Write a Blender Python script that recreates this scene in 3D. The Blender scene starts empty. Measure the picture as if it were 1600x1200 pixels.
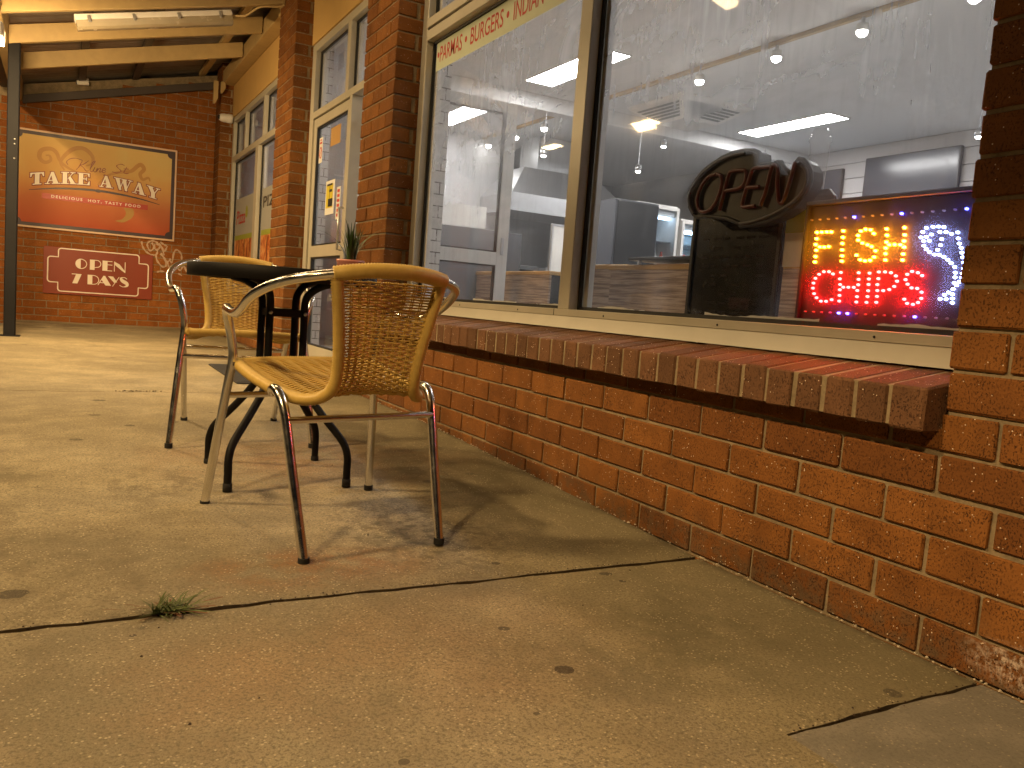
import bpy, math, random
from mathutils import Vector, Matrix
random.seed(7)
S = bpy.context.scene
COL = S.collection
R = math.radians

# ------------------------------------------------------------------ camera
cam_d = bpy.data.cameras.new('camera')
cam = bpy.data.objects.new('camera', cam_d)
COL.objects.link(cam)
CR = Vector((0.87449181, -0.47912809, 0.07550066))
CU = Vector((-0.02134249, 0.11749788, 0.99284377))
CF = Vector((0.48457051, 0.86984511, -0.09252515))
CP = Vector((-1.58699, -2.21726, 0.65450))
m = Matrix.Identity(4)
for i in range(3):
    m[i][0] = CR[i]; m[i][1] = CU[i]; m[i][2] = -CF[i]; m[i][3] = CP[i]
cam.matrix_world = m
cam_d.lens = 28.52
cam_d.sensor_width = 36
cam_d.clip_start = 0.05
cam_d.clip_end = 400
S.camera = cam

# ------------------------------------------------------------------ night sky and exposure
W = bpy.data.worlds.new('World'); S.world = W; W.use_nodes = True
wn = W.node_tree.nodes; wl = W.node_tree.links
sky = wn.new('ShaderNodeTexSky'); sky.sky_type = 'NISHITA'; sky.sun_disc = False
sky.sun_elevation = R(-4); sky.sun_rotation = R(120)
bg = wn['Background']; bg.inputs[1].default_value = 0.12
wl.new(sky.outputs[0], bg.inputs[0])
S.view_settings.view_transform = 'Standard'; S.view_settings.look = 'None'
S.view_settings.exposure = 0.0; S.view_settings.gamma = 1.0
S.cycles.use_denoising = True
S.cycles.max_bounces = 10
S.cycles.diffuse_bounces = 4
S.cycles.glossy_bounces = 5
S.cycles.transmission_bounces = 8
S.cycles.transparent_max_bounces = 24
S.cycles.sample_clamp_indirect = 4.0
S.cycles.sample_clamp_direct = 40.0
S.cycles.caustics_reflective = False
S.cycles.caustics_refractive = False
try:
    S.cycles.use_light_tree = True
except Exception:
    pass
WARM = (1.0, 0.67, 0.31)      # sodium-warm outdoor lamps
COOL = (1.0, 0.985, 0.97)      # shop panels

# ------------------------------------------------------------------ node helpers
def new_mat(name):
    mt = bpy.data.materials.new(name); mt.use_nodes = True
    nt = mt.node_tree
    return mt, nt, nt.nodes['Principled BSDF'], nt.nodes['Material Output']
def setp(b, **k):
    names = {'base': 'Base Color', 'rough': 'Roughness', 'metal': 'Metallic', 'spec': 'Specular IOR Level', 'alpha': 'Alpha', 'coat': 'Coat Weight', 'trans': 'Transmission Weight', 'ior': 'IOR', 'emis': 'Emission Color', 'es': 'Emission Strength'}
    for a, v in k.items():
        if a in ('base', 'emis') and len(v) == 3: v = (*v, 1)
        b.inputs[names[a]].default_value = v
def node(nt, t, **k):
    n = nt.nodes.new(t)
    for a, v in k.items():
        if a.startswith('i_'): n.inputs[a[2:].replace('_', ' ')].default_value = v
        else: setattr(n, a, v)
    return n
def mathn(nt, op, a, b=None, c=None, clamp=False):
    n = nt.nodes.new('ShaderNodeMath'); n.operation = op; n.use_clamp = clamp
    for i, v in enumerate((a, b, c)):
        if v is None: continue
        if isinstance(v, (int, float)): n.inputs[i].default_value = v
        else: nt.links.new(v, n.inputs[i])
    return n.outputs[0]
def ramp(nt, fac, stops, interp='LINEAR'):
    n = nt.nodes.new('ShaderNodeValToRGB'); cr = n.color_ramp; cr.interpolation = interp
    while len(cr.elements) < len(stops): cr.elements.new(0.5)
    for e, (p, c) in zip(cr.elements, stops):
        e.position = p
        e.color = (c, c, c, 1) if isinstance(c, (int, float)) else ((*c, 1) if len(c) == 3 else c)
    nt.links.new(fac, n.inputs[0])
    return n.outputs[0]
def mix(nt, fac, a, b, mode='MIX'):
    n = nt.nodes.new('ShaderNodeMix'); n.data_type = 'RGBA'; n.blend_type = mode
    for s, v in ((n.inputs[0], fac), (n.inputs[6], a), (n.inputs[7], b)):
        if isinstance(v, (int, float)): s.default_value = v
        elif isinstance(v, tuple): s.default_value = (*v, 1) if len(v) == 3 else v
        else: nt.links.new(v, s)
    return n.outputs[2]
def coords(nt, kind='Object', scale=None, loc=None, rot=None):
    tc = nt.nodes.new('ShaderNodeTexCoord'); out = tc.outputs[kind]
    if scale or loc or rot:
        mp = nt.nodes.new('ShaderNodeMapping')
        if scale: mp.inputs['Scale'].default_value = scale
        if loc: mp.inputs['Location'].default_value = loc
        if rot: mp.inputs['Rotation'].default_value = rot
        nt.links.new(out, mp.inputs[0]); out = mp.outputs[0]
    return out
def noise(nt, vec, scale, detail=3, rough=0.55, dist=0.0):
    n = nt.nodes.new('ShaderNodeTexNoise'); n.inputs['Scale'].default_value = scale
    n.inputs['Detail'].default_value = detail; n.inputs['Roughness'].default_value = rough; n.inputs['Distortion'].default_value = dist
    nt.links.new(vec, n.inputs['Vector']); return n.outputs[0]
def voro(nt, vec, scale, feature='F1', out=0, rnd=1.0):
    n = nt.nodes.new('ShaderNodeTexVoronoi'); n.feature = feature; n.inputs['Scale'].default_value = scale
    n.inputs['Randomness'].default_value = rnd
    nt.links.new(vec, n.inputs['Vector']); return n.outputs[out]
def bump(nt, h, strength, dist, b, prev=None):
    n = nt.nodes.new('ShaderNodeBump'); n.inputs['Strength'].default_value = strength; n.inputs['Distance'].default_value = dist
    nt.links.new(h, n.inputs['Height'])
    if prev is not None: nt.links.new(prev, n.inputs['Normal'])
    if b is not None: nt.links.new(n.outputs[0], b.inputs['Normal'])
    return n.outputs[0]
def simple(name, col, rough=0.5, metal=0.0, grime=0.0, bumpy=0.0, scale=30, spec=0.5):
    mt, nt, b, o = new_mat(name); setp(b, rough=rough, metal=metal, spec=spec)
    v = coords(nt)
    n1 = noise(nt, v, scale, 4)
    n2 = noise(nt, v, scale * 0.13, 3)
    f = ramp(nt, mathn(nt, 'ADD', mathn(nt, 'MULTIPLY', n1, 0.4), mathn(nt, 'MULTIPLY', n2, 0.6)), [(0.3, 0.0), (0.7, 1.0)])
    c = mix(nt, f, tuple(x * (1 - grime) for x in col), tuple(min(1, x * (1 + grime * 0.4)) for x in col))
    nt.links.new(c, b.inputs['Base Color'])
    nt.links.new(mathn(nt, 'ADD', mathn(nt, 'MULTIPLY', n1, 0.15), rough - 0.07), b.inputs['Roughness'])
    if bumpy: bump(nt, n1, bumpy, 0.002, b)
    return mt
def emit(name, col, strength, base=(0.5, 0.5, 0.5)):
    mt, nt, b, o = new_mat(name); setp(b, base=base, rough=0.4, emis=col, es=strength); return mt

# ------------------------------------------------------------------ materials
def brick_mat(name, c_dark, c_mid, c_light, chalk=False):
    mt, nt, b, o = new_mat(name); setp(b, rough=0.85, spec=0.25)
    v = coords(nt)
    at = node(nt, 'ShaderNodeAttribute', attribute_name='rnd')
    rn = at.outputs['Fac']
    base = ramp(nt, rn, [(0.0, c_dark), (0.5, c_mid), (1.0, c_light)])
    cloud = noise(nt, v, 9, 4)
    base = mix(nt, ramp(nt, cloud, [(0.42, 0.0), (0.64, 0.5)]), base, tuple(x * .75 for x in c_dark))
    dirt = node(nt, 'ShaderNodeSeparateXYZ'); nt.links.new(v, dirt.inputs[0])
    low = mathn(nt, 'SUBTRACT', 1.0, mathn(nt, 'MULTIPLY', dirt.outputs[2], 7.0), clamp=True)
    base = mix(nt, mathn(nt, 'MULTIPLY', low, ramp(nt, noise(nt, v, 22, 5, 0.7), [(0.42, 0.0), (0.6, 0.75)])), base, (0.10, 0.075, 0.045))
    # drag pits, longer up the face than across
    vs = coords(nt, scale=(1, 1, 0.45))
    pit = ramp(nt, noise(nt, coords(nt, scale=(1, 1, 0.7)), 260, 2, 0.6), [(0.575, 0.0), (0.64, 1.0)])
    dens = ramp(nt, noise(nt, v, 14, 2), [(0.35, 0.25), (0.65, 1.0)])
    pit = mathn(nt, 'MULTIPLY', pit, dens)
    base = mix(nt, mathn(nt, 'MULTIPLY', pit, 0.8), base, (0.04, 0.014, 0.007))
    vs2 = coords(nt, scale=(1, 1, 1))
    sp = ramp(nt, voro(nt, vs2, 95), [(0.10, 1.0), (0.17, 0.0)])
    spm = mathn(nt, 'MULTIPLY', sp, ramp(nt, noise(nt, v, 31, 2), [(0.52, 0.0), (0.56, 1.0)]))
    base = mix(nt, spm, base, (0.75, 0.6, 0.45))
    if chalk:
        sep = node(nt, 'ShaderNodeSeparateXYZ'); nt.links.new(v, sep.inputs[0])
        dy = mathn(nt, 'POWER', mathn(nt, 'DIVIDE', mathn(nt, 'SUBTRACT', sep.outputs[1], -1.42), 0.14), 2.0)
        dz = mathn(nt, 'POWER', mathn(nt, 'DIVIDE', mathn(nt, 'SUBTRACT', sep.outputs[2], 0.05), 0.05), 2.0)
        g = mathn(nt, 'SUBTRACT', 1.0, mathn(nt, 'ADD', dy, dz), clamp=True)
        g = mathn(nt, 'MULTIPLY', g, ramp(nt, noise(nt, v, 60, 5, 0.7), [(0.45, 0.0), (0.62, 1.0)]))
        base = mix(nt, mathn(nt, 'MULTIPLY', g, 0.9), base, (0.62, 0.5, 0.42))
    nt.links.new(base, b.inputs['Base Color'])
    h = mathn(nt, 'SUBTRACT', mathn(nt, 'MULTIPLY', noise(nt, v, 140, 4, 0.65), 0.5), pit)
    bump(nt, h, 1.0, 0.004, b)
    return mt
M = {}
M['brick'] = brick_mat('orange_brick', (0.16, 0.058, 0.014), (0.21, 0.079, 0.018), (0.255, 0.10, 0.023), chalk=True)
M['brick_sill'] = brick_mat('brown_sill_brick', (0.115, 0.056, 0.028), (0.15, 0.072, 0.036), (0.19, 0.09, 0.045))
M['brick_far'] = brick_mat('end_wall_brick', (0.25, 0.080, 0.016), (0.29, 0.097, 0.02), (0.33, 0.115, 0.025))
M['mortar'] = simple('mortar', (0.28, 0.215, 0.13), 0.95, grime=0.5, bumpy=0.8, scale=120)

def concrete(name, tint, agg=1.0, patch=False):
    mt, nt, b, o = new_mat(name); setp(b, rough=0.8, spec=0.3)
    v = coords(nt)
    big = noise(nt, v, 1.1, 5, 0.65, 0.5)
    mid = noise(nt, v, 4.5, 5, 0.65, 0.3)
    c = mix(nt, ramp(nt, big, [(0.40, 0.0), (0.60, 1.0)]), tuple(x * 0.60 for x in tint), tint)
    c = mix(nt, ramp(nt, mid, [(0.42, 0.0), (0.72, 0.7)]), c, tuple(x * 0.45 for x in tint))
    if not patch:
        sep = node(nt, 'ShaderNodeSeparateXYZ'); nt.links.new(v, sep.inputs[0])
        X, Y = sep.outputs[0], sep.outputs[1]
        wob = mathn(nt, 'MULTIPLY', mathn(nt, 'SUBTRACT', noise(nt, v, 1.6, 4, 0.65), 0.5), 0.9)
        # olive tone that strengthens across the slab towards the wall
        d = mathn(nt, 'ADD', mathn(nt, 'MULTIPLY', mathn(nt, 'ADD', X, 0.62), 2.0), wob, clamp=True)
        c = mix(nt, mathn(nt, 'MULTIPLY', d, 0.72), c, (0.155, 0.135, 0.075))
        def blob(cx, cy, rx, ry, col, k, sc=7, lo=0.45, hi=0.62):
            nonlocal c
            a = mathn(nt, 'POWER', mathn(nt, 'DIVIDE', mathn(nt, 'SUBTRACT', X, cx), rx), 2.0)
            e = mathn(nt, 'POWER', mathn(nt, 'DIVIDE', mathn(nt, 'SUBTRACT', Y, cy), ry), 2.0)
            g = mathn(nt, 'SUBTRACT', 1.0, mathn(nt, 'ADD', a, e), clamp=True)
            g = mathn(nt, 'MULTIPLY', g, ramp(nt, noise(nt, v, sc, 5, 0.65), [(lo, 0.0), (hi, 1.0)]))
            c = mix(nt, mathn(nt, 'MULTIPLY', g, k), c, col)
        blob(-1.05, -0.36, 0.34, 0.16, (0.30, 0.12, 0.035), 0.75, 9, 0.38, 0.6)
        blob(-0.75, 0.75, 0.75, 0.5, (0.30, 0.13, 0.05), 0.5, 5, 0.35, 0.6)
        blob(-0.70, -0.15, 0.30, 0.42, (0.05, 0.042, 0.03), 0.75, 30, 0.46, 0.6)
        blob(-1.55, -0.3, 0.45, 0.7, (0.12, 0.085, 0.05), 0.6, 12, 0.45, 0.7)
        blob(-1.03, 0.29, 0.045, 0.10, (0.07, 0.055, 0.04), 0.95, 16, 0.35, 0.5)
        blob(-0.95, -0.85, 0.55, 0.3, (0.42, 0.25, 0.13), 0.35, 4, 0.35, 0.7)
        blob(-1.7, 7.7, 0.5, 0.9, (0.06, 0.04, 0.025), 0.8, 5, 0.40, 0.6)
        blob(-1.75, 2.0, 0.5, 1.6, (0.16, 0.13, 0.08), 0.6, 4, 0.40, 0.7)
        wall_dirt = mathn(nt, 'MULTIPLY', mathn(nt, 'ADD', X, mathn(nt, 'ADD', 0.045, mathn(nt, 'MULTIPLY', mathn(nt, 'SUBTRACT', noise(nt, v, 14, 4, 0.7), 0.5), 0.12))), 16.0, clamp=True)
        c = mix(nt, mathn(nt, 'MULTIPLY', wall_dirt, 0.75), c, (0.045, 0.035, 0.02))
        # flattened gum and drips, where they lie
        for gx, gy, gr_, gk in ((-.767, -1.025, .017, .95), (-.783, -.818, .011, .8), (-.362, -.585, .016, .8), (-.355, -.647, .008, .9), (-.227, -1.313, .015, .7), (-1.666, -.36, .024, .8), (-1.431, 2.129, .026, .8), (-1.538, 1.14, .020, .7), (-1.341, 1.42, .018, .75), (-1.463, 1.675, .022, .7), (-.605, -.441, .010, .8), (-1.463, -.629, .006, .9), (-.247, .455, .016, .7), (-1.15, -1.2, .008, .7), (-.9, -1.15, .005, .8)):
            a = mathn(nt, 'POWER', mathn(nt, 'DIVIDE', mathn(nt, 'SUBTRACT', X, gx), gr_ * 1.15), 2.0)
            e = mathn(nt, 'POWER', mathn(nt, 'DIVIDE', mathn(nt, 'SUBTRACT', Y, gy), gr_), 2.0)
            g = mathn(nt, 'LESS_THAN', mathn(nt, 'ADD', mathn(nt, 'ADD', a, e), mathn(nt, 'MULTIPLY', mathn(nt, 'SUBTRACT', noise(nt, v, 60, 2), 0.5), 1.2)), 1.0)
            c = mix(nt, mathn(nt, 'MULTIPLY', g, gk), c, (0.04, 0.032, 0.026))
        blob(-1.25, -.95, 0.55, 0.38, (0.42, 0.24, 0.12), 0.35, 3, 0.38, 0.65)
        blob(-1.9, .6, 0.35, 1.3, (0.10, 0.08, 0.045), 0.75, 6, 0.42, 0.62)
        blob(-.5, -.95, 0.5, 0.32, (0.10, 0.085, 0.045), 0.7, 5, 0.42, 0.62)
        blob(-.35, .5, 0.32, 0.9, (0.085, 0.07, 0.035), 0.75, 6, 0.40, 0.60)
        blob(-1.3, .45, 0.3, 0.25, (0.11, 0.085, 0.05), 0.6, 14, 0.45, 0.60)
        # old flattened gum
        vd = voro(nt, v, 3.1); gum = ramp(nt, vd, [(0.07, 1.0), (0.085, 0.0)])
        gum = mathn(nt, 'MULTIPLY', gum, ramp(nt, noise(nt, v, 1.3, 1), [(0.45, 0.0), (0.5, 1.0)]))
        c = mix(nt, mathn(nt, 'MULTIPLY', gum, 0.8), c, (0.045, 0.035, 0.028))
    fine = noise(nt, v, 150, 4, 0.7)
    c = mix(nt, ramp(nt, fine, [(0.40, 0.75 * agg), (0.50, 0.0)]), c, tuple(x * 0.30 for x in tint))
    grit = ramp(nt, noise(nt, v, 320, 2, 0.6), [(0.36, 0.6 * agg), (0.46, 0.0), (0.56, 0.0), (0.64, 0.35 * agg)])
    c = mix(nt, grit, c, tuple(x * 0.38 for x in tint))
    st = ramp(nt, voro(nt, v, 110), [(0.16, 1.0), (0.28, 0.0)])
    st = mathn(nt, 'MULTIPLY', st, ramp(nt, noise(nt, v, 22, 2), [(0.44, 0.0), (0.56, 1.0)]))
    c = mix(nt, mathn(nt, 'MULTIPLY', st, 0.6 * agg), c, (0.66, 0.56, 0.38))
    nt.links.new(c, b.inputs['Base Color'])
    h = mathn(nt, 'ADD', mathn(nt, 'MULTIPLY', fine, 0.7), mathn(nt, 'MULTIPLY', noise(nt, v, 45, 3), 0.6))
    bump(nt, h, 0.9 * agg, 0.004, b)
    return mt
M['concrete'] = concrete('worn_concrete', (0.44, 0.37, 0.235))
M['patch'] = concrete('grey_patch_concrete', (0.34, 0.31, 0.26), 0.5, True)
M['soil'] = simple('joint_dirt', (0.085, 0.058, 0.03), 0.95, grime=0.5, bumpy=1, scale=150)
M['asphalt'] = simple('asphalt', (0.05, 0.05, 0.05), 0.9, grime=0.4, bumpy=0.8, scale=90)
M['alu'] = simple('cream_window_frame', (0.47, 0.44, 0.36), 0.38, grime=0.18, scale=9)
M['alu_white'] = simple('white_glazing_bead', (0.70, 0.69, 0.66), 0.4, grime=0.12, scale=12)
M['gasket'] = simple('black_gasket', (0.012, 0.012, 0.012), 0.6)
M['timber'] = simple('cream_painted_timber', (0.46, 0.33, 0.15), 0.6, grime=0.22, bumpy=0.2, scale=14)
M['fascia'] = simple('cream_fascia_board', (0.58, 0.38, 0.14), 0.7, grime=0.14, scale=6)
M['roof'] = simple('galvanised_roof_sheet', (0.30, 0.27, 0.24), 0.45, metal=0.5, grime=0.4, scale=12)
M['dark_trim'] = simple('dark_barge_paint', (0.06, 0.045, 0.04), 0.6, grime=0.3)
M['post'] = simple('charcoal_post_paint', (0.010, 0.010, 0.012), 0.7, spec=0.2, grime=0.4, bumpy=0.2, scale=20)
M['white_plastic'] = simple('white_plastic', (0.75, 0.73, 0.7), 0.35, grime=0.08)
M['black_plastic'] = simple('black_plastic', (0.018, 0.018, 0.02), 0.35)
M['black_metal'] = simple('black_powder_coat', (0.006, 0.005, 0.005), 0.55, spec=0.18, grime=0.3, bumpy=0.15, scale=60)
M['rubber'] = simple('black_rubber', (0.01, 0.01, 0.01), 0.8)

def chrome():
    mt, nt, b, o = new_mat('brushed_aluminium_tube'); setp(b, base=(0.78, 0.76, 0.72), metal=1.0)
    v = coords(nt)
    n1 = noise(nt, v, 35, 5, 0.7)
    nt.links.new(ramp(nt, n1, [(0.3, 0.13), (0.75, 0.30)]), b.inputs['Roughness'])
    bump(nt, noise(nt, v, 160, 3), 0.08, 0.001, b)
    return mt
M['chrome'] = chrome()
def wicker():
    mt, nt, b, o = new_mat('tan_wicker_strand'); setp(b, rough=0.42, spec=0.45)
    v = coords(nt)
    n1 = noise(nt, v, 55, 3)
    c = mix(nt, ramp(nt, n1, [(0.3, 0.0), (0.7, 1.0)]), (0.52, 0.35, 0.09), (0.60, 0.42, 0.12))
    nt.links.new(c, b.inputs['Base Color'])
    return mt
M['wicker'] = wicker()

def dirty_glass(name, haze=0.16, streak=0.25, tint=(1, 1, 1)):
    mt = bpy.data.materials.new(name); mt.use_nodes = True; nt = mt.node_tree
    for n in list(nt.nodes):
        if n.type != 'OUTPUT_MATERIAL': nt.nodes.remove(n)
    out = [n for n in nt.nodes if n.type == 'OUTPUT_MATERIAL'][0]
    tr = node(nt, 'ShaderNodeBsdfTransparent'); tr.inputs[0].default_value = (*tint, 1)
    gl = node(nt, 'ShaderNodeBsdfGlossy'); gl.inputs['Roughness'].default_value = 0.03
    df = node(nt, 'ShaderNodeBsdfDiffuse'); df.inputs[0].default_value = (0.55, 0.56, 0.58, 1)
    tl = node(nt, 'ShaderNodeBsdfTranslucent'); tl.inputs[0].default_value = (0.64, 0.64, 0.645, 1)
    ad = node(nt, 'ShaderNodeMixShader'); ad.inputs[0].default_value = 0.93
    nt.links.new(df.outputs[0], ad.inputs[1]); nt.links.new(tl.outputs[0], ad.inputs[2])
    v = coords(nt)
    vs = coords(nt, scale=(1, 1, 0.10))
    run = ramp(nt, noise(nt, vs, 24, 4, 0.6, 0.1), [(0.48, 0.0), (0.80, 1.0)])
    area = ramp(nt, noise(nt, v, 1.5, 3), [(0.35, 0.0), (0.6, 1.0)])
    vsw = coords(nt, scale=(1, 0.5, 1.1), rot=(R(38), 0, 0))
    sw = ramp(nt, noise(nt, vsw, 4.0, 4, 0.6, 1.0), [(0.46, 0.0), (0.78, 1.0)])
    sep = node(nt, 'ShaderNodeSeparateXYZ'); nt.links.new(v, sep.inputs[0])
    hi = ramp(nt, mathn(nt, 'DIVIDE', sep.outputs[2], 2.2), [(0.35, 0.25), (0.75, 1.0)])
    spots = ramp(nt, voro(nt, v, 38), [(0.03, 1.0), (0.07, 0.0)])
    spots = mathn(nt, 'MULTIPLY', spots, ramp(nt, noise(nt, v, 6, 2), [(0.55, 0.0), (0.65, 1.0)]))
    f = mathn(nt, 'ADD', mathn(nt, 'MULTIPLY', mathn(nt, 'MULTIPLY', run, area), streak), mathn(nt, 'MULTIPLY', sw, streak * 0.8))
    hz = ramp(nt, mathn(nt, 'DIVIDE', sep.outputs[2], 2.2), [(0.42, haze * 0.25), (0.62, haze * 1.3)])
    f = mathn(nt, 'ADD', mathn(nt, 'MULTIPLY', f, hi), hz)
    f = mathn(nt, 'ADD', f, mathn(nt, 'MULTIPLY', spots, 0.4), clamp=True)
    m1 = node(nt, 'ShaderNodeMixShader'); nt.links.new(f, m1.inputs[0])
    nt.links.new(tr.outputs[0], m1.inputs[1]); nt.links.new(ad.outputs[0], m1.inputs[2])
    fr = node(nt, 'ShaderNodeLayerWeight'); fr.inputs[0].default_value = 0.5
    frv = mathn(nt, 'ADD', mathn(nt, 'MULTIPLY', mathn(nt, 'POWER', fr.outputs['Facing'], 5.0), 0.92), 0.05, clamp=True)
    m2 = node(nt, 'ShaderNodeMixShader')
    nt.links.new(frv, m2.inputs[0])
    nt.links.new(m1.outputs[0], m2.inputs[1]); nt.links.new(gl.outputs[0], m2.inputs[2])
    nt.links.new(m2.outputs[0], out.inputs[0])
    return mt
M['glass'] = dirty_glass('smeared_shop_glass', 0.20, 0.42)
M['glass_far'] = dirty_glass('dusty_window_glass', 0.22, 0.18)
M['glass_clean'] = dirty_glass('fridge_glass', 0.02, 0.03, (0.86, 0.93, 1.0))

# interior
M['ceil'] = simple('white_ceiling', (0.74, 0.74, 0.74), 0.9, grime=0.04, scale=3)
M['wall_in'] = simple('grey_shop_wall', (0.52, 0.52, 0.53), 0.7, grime=0.1, scale=4)
M['wall_dark'] = simple('dark_wall_lining', (0.07, 0.075, 0.09), 0.5, grime=0.2, scale=6)
M['tile_floor'] = simple('grey_shop_floor', (0.42, 0.41, 0.40), 0.4, grime=0.2, scale=6)
M['steel'] = simple('stainless_steel', (0.55, 0.56, 0.58), 0.36, metal=0.85, grime=0.04, scale=3)
M['black_lam'] = simple('black_laminate', (0.02, 0.022, 0.025), 0.3, grime=0.2)
M['menu_black'] = simple('black_board', (0.006, 0.006, 0.006), 0.25)
M['screen'] = simple('switched_off_screen', (0.05, 0.055, 0.07), 0.18)
M['panel_light'] = emit('ceiling_panel_glow', COOL, 44)
M['bulb'] = emit('spot_bulb_glow', (1, 0.97, 0.9), 70)
M['fridge_light'] = emit('fridge_tube_glow', (0.40, 0.70, 1.0), 34)
M['paper'] = simple('white_paper', (0.72, 0.72, 0.70), 0.7, grime=0.05)

def white_brick():
    mt, nt, b, o = new_mat('white_brick_paper'); setp(b, rough=0.8)
    tc = nt.nodes.new('ShaderNodeTexCoord')
    sep = node(nt, 'ShaderNodeSeparateXYZ'); nt.links.new(tc.outputs['Object'], sep.inputs[0])
    cm = node(nt, 'ShaderNodeCombineXYZ')
    nt.links.new(mathn(nt, 'ADD', sep.outputs[0], sep.outputs[1]), cm.inputs[0]); nt.links.new(sep.outputs[2], cm.inputs[1])
    br = node(nt, 'ShaderNodeTexBrick'); nt.links.new(cm.outputs[0], br.inputs['Vector'])
    br.inputs['Scale'].default_value = 1.0; br.inputs['Brick Width'].default_value = 0.22; br.inputs['Row Height'].default_value = 0.068
    br.inputs['Mortar Size'].default_value = 0.004; br.inputs['Mortar Smooth'].default_value = 0.3
    br.inputs['Color1'].default_value = (0.74, 0.72, 0.69, 1); br.inputs['Color2'].default_value = (0.62, 0.60, 0.57, 1); br.inputs['Mortar'].default_value = (0.16, 0.14, 0.13, 1)
    n1 = noise(nt, tc.outputs['Object'], 14, 5, 0.7)
    c = mix(nt, ramp(nt, n1, [(0.50, 0.0), (0.60, 0.8)]), br.outputs['Color'], (0.74, 0.72, 0.69))
    nt.links.new(c, b.inputs['Base Color']); return mt
M['white_brick'] = white_brick()

def wood_slats():
    mt, nt, b, o = new_mat('streaked_wood_laminate'); setp(b, rough=0.5)
    v = coords(nt, scale=(0.35, 0.35, 9))
    n1 = noise(nt, v, 7, 5, 0.6, 0.3)
    c = ramp(nt, n1, [(0.3, (0.10, 0.06, 0.035)), (0.45, (0.24, 0.155, 0.10)), (0.58, (0.42, 0.31, 0.22)), (0.7, (0.19, 0.12, 0.075))])
    nt.links.new(c, b.inputs['Base Color']); return mt
M['wood'] = wood_slats()

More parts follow.
